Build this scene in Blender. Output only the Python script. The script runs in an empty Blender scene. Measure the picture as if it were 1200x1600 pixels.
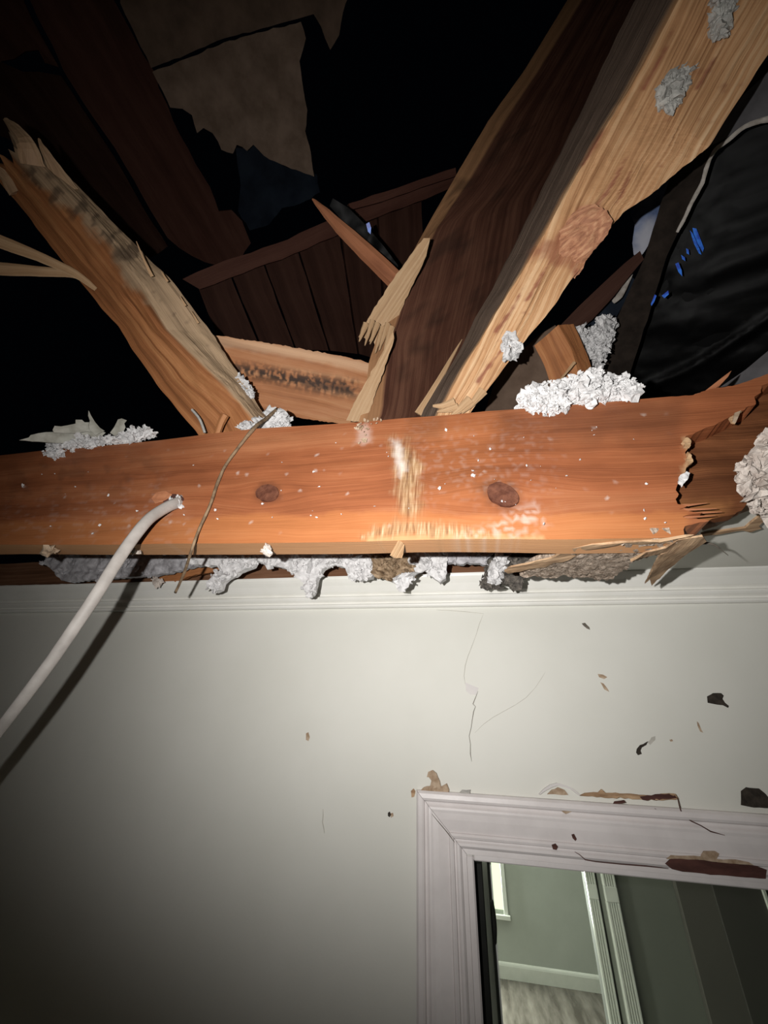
import bpy, bmesh, math, random
import numpy as np
from mathutils import Vector, Matrix, noise as mnoise
from mathutils.geometry import delaunay_2d_cdt
random.seed(7)
rng = np.random.default_rng(7)
SC = bpy.context.scene
COL = SC.collection

# ------------------------------------------------------------------ camera
YAW, PITCH, ROLL = math.radians(-11.96), math.radians(31.22), math.radians(2.89)
FPX = 600.0
EYE = Vector((0, 0, 2.16))
F_ = Vector((math.sin(YAW)*math.cos(PITCH), math.cos(YAW)*math.cos(PITCH), math.sin(PITCH)))
r_ = Vector((math.cos(YAW), -math.sin(YAW), 0))
u_ = r_.cross(F_)
R_ = r_*math.cos(ROLL) + u_*math.sin(ROLL)
U_ = u_*math.cos(ROLL) - r_*math.sin(ROLL)
cam_d = bpy.data.cameras.new('camera')
cam_d.sensor_fit = 'HORIZONTAL'; cam_d.sensor_width = 36.0; cam_d.lens = 18.0
cam_d.clip_start = 0.01
cam = bpy.data.objects.new('camera', cam_d); COL.objects.link(cam)
M = Matrix((R_, U_, -F_)).transposed().to_4x4(); M.translation = EYE
cam.matrix_world = M
SC.camera = cam

# ------------------------------------------------------------------ world, light, exposure
w = bpy.data.worlds.new('night'); SC.world = w; w.use_nodes = True
w.node_tree.nodes['Background'].inputs[0].default_value = (0.25, 0.35, 0.6, 1)
w.node_tree.nodes['Background'].inputs[1].default_value = 0.0012
SC.view_settings.view_transform = 'Standard'; SC.view_settings.look = 'None'
SC.view_settings.gamma = 1.0; SC.view_settings.use_curve_mapping = False
SC.view_settings.exposure = 0.0

def ray(px, py):
    return R_*((px-600)/FPX) + U_*((800-py)/FPX) + F_
sp = bpy.data.lights.new('flashlight', 'SPOT')           # the torch held beside the lens
sp.energy = 28.5; sp.color = (1.0, 0.978, 0.945); sp.spot_size = math.radians(133); sp.spot_blend = 1.0
sp.shadow_soft_size = 0.004
spo = bpy.data.objects.new('flashlight', sp); COL.objects.link(spo)
spo.location = EYE - R_*0.066 + U_*0.022
aim = (EYE + ray(640, 735)*0.7) - spo.location
spo.rotation_euler = aim.to_track_quat('-Z', 'Y').to_euler()
wl = bpy.data.lights.new('window_daylight', 'AREA')       # daylight entering by the far room's window
wl.energy = 160.0; wl.color = (0.92, 1.0, 0.88); wl.shape = 'RECTANGLE'; wl.size = 1.1; wl.size_y = 1.3
wlo = bpy.data.objects.new('window_daylight', wl); COL.objects.link(wlo)
wlo.location = (-0.35, 6.40, 1.25); wlo.rotation_euler = Vector((0.25, -1, -0.05)).to_track_quat('-Z', 'Y').to_euler()

rl_d = bpy.data.lights.new('far_room_lamp', 'POINT')      # the lamp of the room beyond the doorway, out of sight to the left
rl_d.energy = 40.0; rl_d.color = (0.94, 1.0, 0.87); rl_d.shadow_soft_size = 0.12
rlo = bpy.data.objects.new('far_room_lamp', rl_d); COL.objects.link(rlo); rlo.location = (-1.5, 1.75, 2.15)

# ------------------------------------------------------------------ pixel -> point
WALL_Y = 0.75
CEIL_Z = 2.45
def at_y(px, py, Y): d = ray(px, py); return EYE + d*(Y/d.y)
def at_z(px, py, Z): d = ray(px, py); return EYE + d*((Z-EYE.z)/d.z)
def at_d(px, py, D): return EYE + ray(px, py)*D
def on_plane(px, py, p0, n): d = ray(px, py); return EYE + d*((p0-EYE).dot(n)/d.dot(n))

def to_px(P):                                             # points (n,3) -> pixels of the photograph
    P = np.asarray(P, float) - np.array(EYE)
    z = P @ np.array(F_)
    return np.stack([600+FPX*(P@np.array(R_))/z, 800-FPX*(P@np.array(U_))/z], 1)

# ------------------------------------------------------------------ materials
def new_mat(name):
    m = bpy.data.materials.new(name); m.use_nodes = True
    nt = m.node_tree; nt.nodes.clear()
    o = nt.nodes.new('ShaderNodeOutputMaterial'); b = nt.nodes.new('ShaderNodeBsdfPrincipled')
    nt.links.new(b.outputs[0], o.inputs[0])
    return m, nt, b
def N(nt, t, **k):
    n = nt.nodes.new(t)
    for a, v in k.items(): setattr(n, a, v)
    return n
def ramp(nt, fac, stops):
    n = N(nt, 'ShaderNodeValToRGB'); e = n.color_ramp.elements
    while len(e) < len(stops): e.new(0.5)
    for i, (p, c) in enumerate(stops): e[i].position = p; e[i].color = (*c, 1)
    nt.links.new(fac, n.inputs[0]); return n.outputs[0]
def mixc(nt, fac, a, b, mode='MIX'):
    n = N(nt, 'ShaderNodeMix', data_type='RGBA', blend_type=mode)
    for s, v in ((n.inputs['Factor'], fac), (n.inputs['A'], a), (n.inputs['B'], b)):
        if isinstance(v, (int, float)): s.default_value = v
        elif isinstance(v, tuple): s.default_value = (*v, 1)
        else: nt.links.new(v, s)
    return n.outputs['Result']
def mth(nt, op, a, b=0.0):
    n = N(nt, 'ShaderNodeMath', operation=op)
    for s, v in ((n.inputs[0], a), (n.inputs[1], b)):
        if isinstance(v, (int, float)): s.default_value = v
        else: nt.links.new(v, s)
    return n.outputs[0]
def noi(nt, vec, scale, detail=3, rough=0.55, dist=0.0):
    n = N(nt, 'ShaderNodeTexNoise'); n.inputs['Scale'].default_value = scale
    n.inputs['Detail'].default_value = detail; n.inputs['Roughness'].default_value = rough; n.inputs['Distortion'].default_value = dist
    nt.links.new(vec, n.inputs['Vector']); return n.outputs['Fac']
def mapp(nt, vec, scale=(1, 1, 1), loc=(0, 0, 0), rot=(0, 0, 0)):
    n = N(nt, 'ShaderNodeMapping'); n.inputs['Scale'].default_value = scale; n.inputs['Location'].default_value = loc; n.inputs['Rotation'].default_value = rot
    nt.links.new(vec, n.inputs['Vector']); return n.outputs[0]
def attr(nt, name):
    return N(nt, 'ShaderNodeAttribute', attribute_name=name).outputs['Fac']
def bump(nt, b, h, strength, dist=0.002):
    n = N(nt, 'ShaderNodeBump'); n.inputs['Strength'].default_value = strength; n.inputs['Distance'].default_value = dist
    nt.links.new(h, n.inputs['Height']); nt.links.new(n.outputs[0], b.inputs['Normal'])

def wood(name, dark, mid, light, raw_or_side=(0.62, 0.40, 0.20), rough=0.6, spec=0.2, rawlo=0.62, seed=0.0, across=70, bumps=0.5, knots=(), contrast=1.0, stain=(0.03, 0.02, 0.016), dust=(0.72, 0.68, 0.64)):
    """Sawn timber: UV in metres, u along the grain, v across it; masks stain / dust / gouge / raw come from the mesh."""
    m, nt, b = new_mat(name)
    uv = N(nt, 'ShaderNodeUVMap').outputs[0]
    sep = N(nt, 'ShaderNodeSeparateXYZ'); nt.links.new(uv, sep.inputs[0])
    u, v = sep.outputs[0], sep.outputs[1]
    for ku, kv, kr, ka in knots:                          # grain that bends round each knot
        du = mth(nt, 'MULTIPLY', mth(nt, 'SUBTRACT', u, ku), 0.45)
        dv = mth(nt, 'SUBTRACT', v, kv)
        r2 = mth(nt, 'ADD', mth(nt, 'MULTIPLY', du, du), mth(nt, 'MULTIPLY', dv, dv))
        g = mth(nt, 'EXPONENT', mth(nt, 'MULTIPLY', r2, -1.0/(kr*kr)))
        v = mth(nt, 'SUBTRACT', v, mth(nt, 'MULTIPLY', mth(nt, 'MULTIPLY', dv, g), ka))
    cmb = N(nt, 'ShaderNodeCombineXYZ'); nt.links.new(u, cmb.inputs[0]); nt.links.new(v, cmb.inputs[1]); cmb.inputs[2].default_value = seed
    vec = cmb.outputs[0]
    warp = noi(nt, mapp(nt, vec, (3, 9, 1)), 1.0, 3)
    v2 = mth(nt, 'ADD', v, mth(nt, 'MULTIPLY', warp, 0.035))
    c2 = N(nt, 'ShaderNodeCombineXYZ'); nt.links.new(u, c2.inputs[0]); nt.links.new(v2, c2.inputs[1]); c2.inputs[2].default_value = seed
    rings = noi(nt, mapp(nt, c2.outputs[0], (1.2, across, 1)), 1.0, 2, 0.5)
    fine = noi(nt, mapp(nt, c2.outputs[0], (9, 520, 1)), 1.0, 3, 0.6)
    big = noi(nt, mapp(nt, vec, (5, 11, 1)), 1.0, 4, 0.6)
    f = mth(nt, 'ADD', mth(nt, 'MULTIPLY', rings, 0.55*contrast), mth(nt, 'ADD', mth(nt, 'MULTIPLY', fine, 0.30*contrast), mth(nt, 'MULTIPLY', big, 0.45)))
    f = mth(nt, 'ADD', f, -0.15-0.425*(contrast-1))
    col = ramp(nt, f, [(0.25, dark), (0.48, mid), (0.72, light)])
    rawc = ramp(nt, mth(nt, 'ADD', mth(nt, 'MULTIPLY', rings, 0.7), mth(nt, 'MULTIPLY', fine, 0.3)), [(0.3, tuple(c*rawlo for c in raw_or_side)), (0.6, raw_or_side)])
    col = mixc(nt, attr(nt, 'raw_or_side'), col, rawc)
    fib = noi(nt, mapp(nt, vec, (380, 22, 1)), 1.0, 3, 0.65)
    gc = ramp(nt, fib, [(0.34, (0.13, 0.07, 0.035)), (0.52, (0.36, 0.23, 0.12)), (0.70, (0.60, 0.47, 0.31))])
    col = mixc(nt, mth(nt, 'MULTIPLY', attr(nt, 'warm'), 0.45), col, mixc(nt, f, (0.42, 0.145, 0.046), (0.56, 0.235, 0.082)))
    col = mixc(nt, attr(nt, 'gouge'), col, gc)
    col = mixc(nt, attr(nt, 'stain'), col, stain)
    col = mixc(nt, attr(nt, 'dust'), col, dust)
    nt.links.new(col, b.inputs['Base Color'])
    b.inputs['Roughness'].default_value = rough; b.inputs['Specular IOR Level'].default_value = spec
    bump(nt, b, mth(nt, 'ADD', mth(nt, 'MULTIPLY', fine, 0.6), mth(nt, 'MULTIPLY', rings, 0.6)), bumps, 0.0025)
    return m

def matte(name, c1, c2, scale=40, rough=0.85, bumps=0.0, bscale=200, spec=0.2, stretch=(1, 1, 1), masks=(), lo=0.35, hi=0.65):
    """Plain mottled surface in object coordinates; masks = ((attribute, colour), ...)."""
    m, nt, b = new_mat(name)
    tc = N(nt, 'ShaderNodeTexCoord').outputs['Object']
    n = noi(nt, mapp(nt, tc, stretch), scale, 4, 0.6)
    col = ramp(nt, n, [(lo, c1), (hi, c2)])
    for a, c in masks: col = mixc(nt, attr(nt, a), col, c)
    nt.links.new(col, b.inputs['Base Color'])
    b.inputs['Roughness'].default_value = rough; b.inputs['Specular IOR Level'].default_value = spec
    if bumps: bump(nt, b, noi(nt, mapp(nt, tc, stretch), bscale, 4, 0.6), bumps, 0.002)
    return m

MT = {}
MT['joist'] = None   # made with its knots below
MT['rafter_left'] = wood('orange_rafter_wood', (0.13, 0.05, 0.02), (0.33, 0.13, 0.05), (0.50, 0.24, 0.10), raw_or_side=(0.46, 0.32, 0.20), seed=3.1, across=70, bumps=0.7)
MT['rafter_mid'] = wood('shaded_red_rafter_wood', (0.035, 0.014, 0.010), (0.105, 0.045, 0.030), (0.20, 0.095, 0.06), raw_or_side=(0.42, 0.22, 0.11), spec=0.03, seed=7.7, across=60, bumps=0.6)  # grazing-light darkness of the wide face painted in; second colour is the lit edge
MT['rafter_right'] = wood('pale_rough_rafter_wood', (0.26, 0.12, 0.052), (0.52, 0.285, 0.140), (0.70, 0.47, 0.275), raw_or_side=(0.115, 0.080, 0.060), rawlo=0.85, seed=11.3, across=190, bumps=1.0, contrast=1.25, stain=(0.24, 0.075, 0.045))
MT['torn_top'] = wood('torn_tan_wood', (0.15, 0.085, 0.045), (0.34, 0.22, 0.13), (0.50, 0.36, 0.23), seed=5.0, across=90, bumps=0.9)
mw_, nt, b = new_mat('red_whorl_wood')
tc = N(nt, 'ShaderNodeTexCoord').outputs['Object']
sw = N(nt, 'ShaderNodeTexWave', wave_type='RINGS', rings_direction='Z'); sw.inputs['Scale'].default_value = 38; sw.inputs['Distortion'].default_value = 9; sw.inputs['Detail'].default_value = 3; sw.inputs['Detail Scale'].default_value = 1.4
nt.links.new(mapp(nt, tc, (0.6, 1.2, 1)), sw.inputs['Vector'])
fw = mth(nt, 'ADD', mth(nt, 'MULTIPLY', sw.outputs['Fac'], 0.14), mth(nt, 'MULTIPLY', noi(nt, mapp(nt, tc, (0.5, 1.6, 1)), 60, 5, 0.65, 2.0), 0.86))
nt.links.new(ramp(nt, fw, [(0.22, (0.20, 0.075, 0.042)), (0.5, (0.42, 0.19, 0.10)), (0.75, (0.60, 0.34, 0.19))]), b.inputs['Base Color'])
b.inputs['Roughness'].default_value = 0.75; bump(nt, b, fw, 0.8, 0.004)
MT['whorl'] = mw_
MT['block'] = wood('blocking_wood', (0.24, 0.09, 0.036), (0.43, 0.18, 0.078), (0.58, 0.30, 0.15), raw_or_side=(0.70, 0.45, 0.28), seed=17.0, across=60)
MT['splinter'] = wood('fresh_splinter_wood', (0.15, 0.08, 0.04), (0.44, 0.275, 0.15), (0.62, 0.44, 0.27), seed=23.0, across=160, bumps=0.9)
MT['splinter_red'] = wood('red_splinter_wood', (0.22, 0.08, 0.04), (0.45, 0.18, 0.09), (0.58, 0.28, 0.15), seed=29.0, across=90)
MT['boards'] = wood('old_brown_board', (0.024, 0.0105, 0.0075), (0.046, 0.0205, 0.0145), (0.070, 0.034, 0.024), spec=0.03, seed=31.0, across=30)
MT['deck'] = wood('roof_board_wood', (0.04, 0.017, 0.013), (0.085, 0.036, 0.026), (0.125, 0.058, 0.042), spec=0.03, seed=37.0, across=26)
MT['plate'] = wood('wall_plate_wood', (0.07, 0.032, 0.018), (0.17, 0.082, 0.046), (0.28, 0.15, 0.09), spec=0.03, seed=41.0, across=50)
MT['split'] = wood('torn_dark_wood', (0.05, 0.018, 0.009), (0.12, 0.045, 0.02), (0.22, 0.085, 0.036), raw_or_side=(0.36, 0.16, 0.06), spec=0.03, seed=43.0, across=60, bumps=0.9)
MT['knot'] = matte('knot_wood', (0.075, 0.026, 0.016), (0.15, 0.058, 0.034), 90, 0.6, 0.4, 300)
MT['wall'] = matte('painted_wall', (0.655, 0.650, 0.595), (0.690, 0.684, 0.632), 5, 0.62, 0.05, 350, 0.25, masks=(('stain', (0.52, 0.47, 0.38)),))
MT['trim'] = matte('glossy_white_trim_paint', (0.74, 0.73, 0.68), (0.79, 0.78, 0.74), 12, 0.42, 0.06, 120, 0.4, masks=(('stain', (0.34, 0.27, 0.20)),))
MT['casing'] = matte('lilac_white_casing_paint', (0.68, 0.635, 0.625), (0.745, 0.70, 0.69), 25, 0.36, 0.10, 90, 0.45)
MT['ceiling'] = matte('ceiling_paint', (0.62, 0.61, 0.555), (0.66, 0.65, 0.60), 9, 0.8, 0.05, 300)
MT['gypsum'] = matte('crumbled_gypsum', (0.20, 0.145, 0.105), (0.52, 0.42, 0.34), 260, 0.95, 0.9, 420)
MT['kraft'] = matte('torn_kraft_paper', (0.25, 0.15, 0.085), (0.50, 0.34, 0.21), 60, 0.9, 0.5, 160, stretch=(0.3, 2, 1))
MT['insul'] = matte('white_blown_insulation', (0.50, 0.49, 0.49), (0.70, 0.69, 0.69), 120, 0.95, 0.6, 300)
MT['insul_grey'] = matte('dusty_grey_insulation', (0.25, 0.24, 0.25), (0.47, 0.46, 0.48), 70, 0.95, 0.6, 260)
MT['insul_beige'] = matte('dirty_beige_insulation', (0.40, 0.34, 0.30), (0.60, 0.54, 0.49), 60, 0.95, 0.6, 260)
MT['mould'] = matte('mouldy_debris', (0.035, 0.032, 0.03), (0.16, 0.14, 0.12), 120, 0.95, 0.7, 300)
MT['brown_debris'] = matte('brown_debris', (0.12, 0.075, 0.04), (0.36, 0.26, 0.17), 100, 0.95, 0.7, 300)
MT['plaster'] = matte('grey_plaster', (0.30, 0.29, 0.27), (0.46, 0.45, 0.42), 60, 0.9, 0.5, 180)
MT['cable'] = matte('white_cable_sheath', (0.31, 0.285, 0.265), (0.40, 0.37, 0.345), 40, 0.55, 0.1, 120, 0.4)
MT['twig'] = matte('thin_brown_wire', (0.12, 0.08, 0.05), (0.26, 0.18, 0.11), 80, 0.7)
MT['felt'] = matte('brown_black_felt', (0.014, 0.011, 0.009), (0.028, 0.021, 0.017), 30, 0.9, 0.3, 120, spec=0.04)
MT['paper_edge'] = matte('pale_torn_edge', (0.30, 0.265, 0.23), (0.48, 0.44, 0.40), 80, 0.9)
MT['greypaper'] = matte('grey_film', (0.055, 0.052, 0.055), (0.095, 0.09, 0.095), 18, 0.7)
MT['tornpaper'] = matte('dirty_beige_backing', (0.13, 0.088, 0.062), (0.22, 0.155, 0.115), 14, 0.9, 0.5, 30)
MT['tornpaper_dark'] = matte('dark_beige_backing', (0.09, 0.06, 0.042), (0.15, 0.10, 0.07), 14, 0.9, 0.5, 30)
MT['bluedark'] = matte('dark_blue_tarp', (0.006, 0.009, 0.015), (0.014, 0.020, 0.030), 12, 0.7, spec=0.05)
MT['bluegrey'] = matte('blue_grey_tarp', (0.05, 0.085, 0.20), (0.16, 0.22, 0.38), 22, 0.6, masks=(('raw_or_side', (0.55, 0.55, 0.60)),))
MT['blue'] = matte('blue_tarp_and_glint', (0.0, 0.045, 0.50), (0.02, 0.22, 0.95), 60, 0.4, spec=0.5, lo=0.4, hi=0.6)
MT['plastic'] = matte('black_plastic_sheet', (0.0010, 0.0010, 0.0011), (0.0020, 0.0020, 0.0022), 20, 0.42, spec=0.06)
MT['panel'] = matte('grey_brown_panel', (0.085, 0.055, 0.038), (0.125, 0.084, 0.060), 22, 0.85, 0.2, 80)
MT['leaf'] = matte('dry_torn_paper', (0.27, 0.26, 0.22), (0.46, 0.45, 0.40), 40, 0.85)
MT['crackline'] = matte('crack_line_brown', (0.10, 0.085, 0.07), (0.17, 0.15, 0.125), 80, 0.9)  # plain dark brown for crack lines, a scuff and a paper thread
MT['crackfaint'] = matte('hairline_grey', (0.42, 0.40, 0.36), (0.50, 0.48, 0.43), 80, 0.9)
MT['hole'] = matte('dark_hole', (0.022, 0.018, 0.015), (0.055, 0.045, 0.036), 90, 0.95)
MT['redwood'] = matte('bare_red_wood', (0.055, 0.024, 0.020), (0.105, 0.045, 0.036), 70, 0.8, 0.4, 200, stretch=(0.3, 1, 1))
MT['peel'] = matte('peeled_paint_tan', (0.28, 0.19, 0.12), (0.48, 0.37, 0.27), 90, 0.85)
MT['lilac'] = matte('lifted_paint', (0.62, 0.59, 0.58), (0.66, 0.63, 0.61), 30, 0.6)
MT['jambdark'] = matte('black_shade_and_fittings', (0.012, 0.013, 0.011), (0.02, 0.02, 0.018), 30, 0.7)  # black of stop and latch, and of the shade painted on the door
MT['doorgrey'] = matte('grey_door_paint', (0.60, 0.61, 0.58), (0.66, 0.67, 0.64), 20, 0.5)
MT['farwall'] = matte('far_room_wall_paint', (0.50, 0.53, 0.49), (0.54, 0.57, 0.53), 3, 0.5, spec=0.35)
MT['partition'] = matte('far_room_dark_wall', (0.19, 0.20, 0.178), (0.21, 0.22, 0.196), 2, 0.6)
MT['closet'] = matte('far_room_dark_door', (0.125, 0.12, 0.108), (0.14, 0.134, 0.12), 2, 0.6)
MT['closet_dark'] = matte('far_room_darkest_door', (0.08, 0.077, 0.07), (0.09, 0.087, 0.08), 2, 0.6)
MT['fluted'] = matte('gloss_white_fluted_casing', (0.76, 0.78, 0.73), (0.82, 0.84, 0.79), 8, 0.2, spec=0.6)
MT['floor'] = matte('worn_wood_floor', (0.06, 0.05, 0.042), (0.19, 0.17, 0.15), 3.5, 0.24, spec=0.5, stretch=(2.6, 0.45, 1), lo=0.36, hi=0.68)
mp, nt, b = new_mat('lit_window_pane')
em = N(nt, 'ShaderNodeEmission'); em.inputs[0].default_value = (0.80, 0.95, 0.62, 1); em.inputs[1].default_value = 1.3
nt.links.new(em.outputs[0], nt.nodes['Material Output'].inputs[0] if 'Material Output' in nt.nodes else [n for n in nt.nodes if n.type == 'OUTPUT_MATERIAL'][0].inputs[0])
MT['pane'] = mp

# ------------------------------------------------------------------ object helpers
def tag(o, label=None, cat=None, group=None, kind=None):
    for k, v in (('label', label), ('category', cat), ('group', group), ('kind', kind)):
        if v: o[k] = v
    return o
def link(name, me, mat, parent=None, mw=None):
    o = bpy.data.objects.new(name, me); COL.objects.link(o)
    if mat is not None:
        me.materials.clear(); me.materials.append(mat)
    if mw is not None: o.matrix_world = mw
    if parent is not None:
        o.parent = parent
        o.matrix_parent_inverse = parent.matrix_world.inverted() if not parent.parent else (parent.parent.matrix_world @ Matrix()).inverted()
        if mw is not None:
            o.matrix_parent_inverse = Matrix()
            o.matrix_basis = world_of(parent).inverted() @ mw
        else:
            o.matrix_parent_inverse = Matrix(); o.matrix_basis = world_of(parent).inverted()
    return o
def world_of(o):
    m = o.matrix_basis.copy()
    p = o.parent
    while p is not None:
        m = p.matrix_basis @ m; p = p.parent
    return m
def nz(x, y, z=0.0): return mnoise.noise(Vector((x, y, z)))
def fbm(x, y, z=0.0, o=4):
    s = 0; a = 1
    for i in range(o): s += a*mnoise.noise(Vector((x, y, z+i*7.3))); x *= 2.1; y *= 2.1; a *= 0.5
    return s
def pip(P, poly):
    P = np.asarray(P); poly = np.asarray(poly); x, y = P[:, 0], P[:, 1]
    ins = np.zeros(len(P), bool); n = len(poly); j = n-1
    for i in range(n):
        xi, yi = poly[i]; xj, yj = poly[j]
        c = ((yi > y) != (yj > y)) & (x < (xj-xi)*(y-yi)/((yj-yi) if yj != yi else 1e-12)+xi)
        ins ^= c; j = i
    return ins
def sdist(P, poly):                                       # signed distance to a polygon, negative inside
    P = np.asarray(P); poly = np.asarray(poly, float); d = np.full(len(P), 1e9)
    for i in range(len(poly)):
        a = poly[i]; e = poly[(i+1) % len(poly)]-a
        t = np.clip(((P-a) @ e)/max(e@e, 1e-12), 0, 1)
        d = np.minimum(d, np.linalg.norm(P-a-t[:, None]*e, axis=1))
    return np.where(pip(P, poly), -d, d)
def sstep(x, a, b): t = np.clip((x-a)/(b-a), 0, 1); return t*t*(3-2*t)
def pmask(poly, feather=6, wob=4, fr=0.05, power=1.0):
    def f(Q):
        n = np.array([fbm(q[0]*fr, q[1]*fr, 3.3) for q in Q])*wob
        return power*(1-sstep(sdist(Q, poly)+n, -feather, feather))
    return f
def speck(poly, thr=0.25, fr=0.12, feather=15, power=1.0, sx=1.0, sy=1.0, seed=0):
    def f(Q):
        n = np.array([fbm(q[0]*fr*sx, q[1]*fr*sy, seed) for q in Q])
        return power*sstep(n, thr, thr+0.25)*(1-sstep(sdist(Q, poly), -feather, feather*0.4))
    return f
def vmax(*fs): return lambda Q: np.max([f(Q) for f in fs], axis=0)

def slab(name, px, plane, thick, mat, grain=None, parent=None, jag=0.0, keep=9e9, seg=None, spacing=0.02, relief=None, masks=None, side_raw=0.0, smooth=True, warp=None, world_pts=None, toward=None):
    """A plate with real thickness: outline (pixels, dropped onto a plane of the scene, or world points), a dense front face
    with relief along its normal, an edge and a back.  plane = (point, normal); grain = two pixels that give the u direction."""
    p0, n = plane; n = n.normalized()
    eye = EYE if toward is None else toward
    if n.dot(eye-p0) < 0: n = -n
    pts = [on_plane(x, y, p0, n) for x, y in px] if world_pts is None else list(world_pts)
    if grain: g = on_plane(*grain[1], p0, n)-on_plane(*grain[0], p0, n)
    else: g = pts[1]-pts[0]
    ex = (g-n*g.dot(n)).normalized(); ey = n.cross(ex)
    c = sum(pts, Vector())/len(pts)
    mw = Matrix((ex, ey, n)).transposed().to_4x4(); mw.translation = c
    P = np.array([[(p-c).dot(ex), (p-c).dot(ey)] for p in pts])
    seg = seg or spacing*1.2
    out = []
    for i in range(len(P)):
        a, e = P[i], P[(i+1) % len(P)]-P[i]; L = np.linalg.norm(e); k = max(1, int(L/seg))
        nrm = np.array([e[1], -e[0]])/max(L, 1e-9)
        for j in range(k):
            q = a+e*(j/k)
            if jag and j and L < keep: q = q+nrm*jag*(fbm(q[0]/seg*0.37+i, q[1]/seg*0.37, 1.7, 3)+0.5*rng.normal())
            out.append(q)
    out = np.array(out)
    lo, hi = out.min(0), out.max(0)
    gx, gy = np.meshgrid(np.arange(lo[0], hi[0], spacing), np.arange(lo[1], hi[1], spacing))
    G = np.stack([gx.ravel(), gy.ravel()], 1)
    if len(G):
        G = G+rng.uniform(-.2, .2, G.shape)*spacing
        k = pip(G, out); G = G[k]
        if len(G): G = G[sdist(G, out) < -0.45*min(spacing, seg)]
    no = len(out)
    V = [Vector(q) for q in out]+[Vector(q) for q in G]
    vo, _, fo, *_ = delaunay_2d_cdt(V, [], [list(range(no))], 2, 1e-7)
    vo = np.array([tuple(v) for v in vo]); fo = [f for f in fo if len(f) == 3]
    ec = {}
    for f in fo:
        for a, b_ in ((f[0], f[1]), (f[1], f[2]), (f[2], f[0])): ec[(a, b_)] = 1
    bd = [(a, b_) for (a, b_) in ec if (b_, a) not in ec]
    z = np.array([relief(x, y) for x, y in vo]) if relief else np.zeros(len(vo))
    nv = len(vo)
    v3 = np.column_stack([vo, z]); wz = np.array([warp(x, y) for x, y in vo]) if warp else np.zeros(nv)
    v3[:, 2] += wz
    vb = np.column_stack([vo, np.full(nv, -thick)+wz])
    side, faces, uvs = [], [tuple(f) for f in fo], []
    bidx = {}
    for a, b_ in bd:
        for q in (a, b_):
            if q not in bidx: bidx[q] = len(bidx)
    order = list(bidx)
    sf = v3[order]; sb = vb[order]; nb = len(order)
    if nb and thick > 0.004:                                # rough the edge a little
        pass
    allv = np.vstack([v3, sf, sb, vb])
    faces += [(nv+bidx[b_], nv+bidx[a], nv+nb+bidx[a], nv+nb+bidx[b_]) for a, b_ in bd]
    faces += [tuple(nv+2*nb+q for q in reversed(f)) for f in fo]
    me = bpy.data.meshes.new(name); me.from_pydata(allv.tolist(), [], faces)
    uvv = np.vstack([vo, vo[order], vo[order]+np.array([0, -1.0])*thick, vo])
    ul = me.uv_layers.new(name='UVMap')
    li = np.empty(len(me.loops), int); me.loops.foreach_get('vertex_index', li)
    ul.data.foreach_set('uv', uvv[li].ravel())
    if masks or side_raw:
        wp = (np.array(mw.to_3x3()) @ v3.T).T+np.array(c)
        Q = to_px(wp)
        for mn, fn in (masks or {}).items():
            if mn == 'raw_or_side': continue
            a = fn(Q); full = np.concatenate([a, a[order], a[order], a*0])
            me.attributes.new(mn, 'FLOAT', 'POINT').data.foreach_set('value', np.ascontiguousarray(full, dtype=np.float32))
        a = masks['raw_or_side'](Q) if masks and 'raw_or_side' in masks else np.zeros(nv)
        sr = side_raw(Q)[order] if callable(side_raw) else np.full(nb, side_raw)
        full = np.concatenate([a, sr, sr, a*0])
        me.attributes.new('raw_or_side', 'FLOAT', 'POINT').data.foreach_set('value', np.ascontiguousarray(full, dtype=np.float32))
    if smooth:
        sm = np.zeros(len(me.polygons), bool); sm[:len(fo)] = True
        me.polygons.foreach_set('use_smooth', sm)
    me.update()
    o = link(name, me, mat, parent, mw)
    return o

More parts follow.
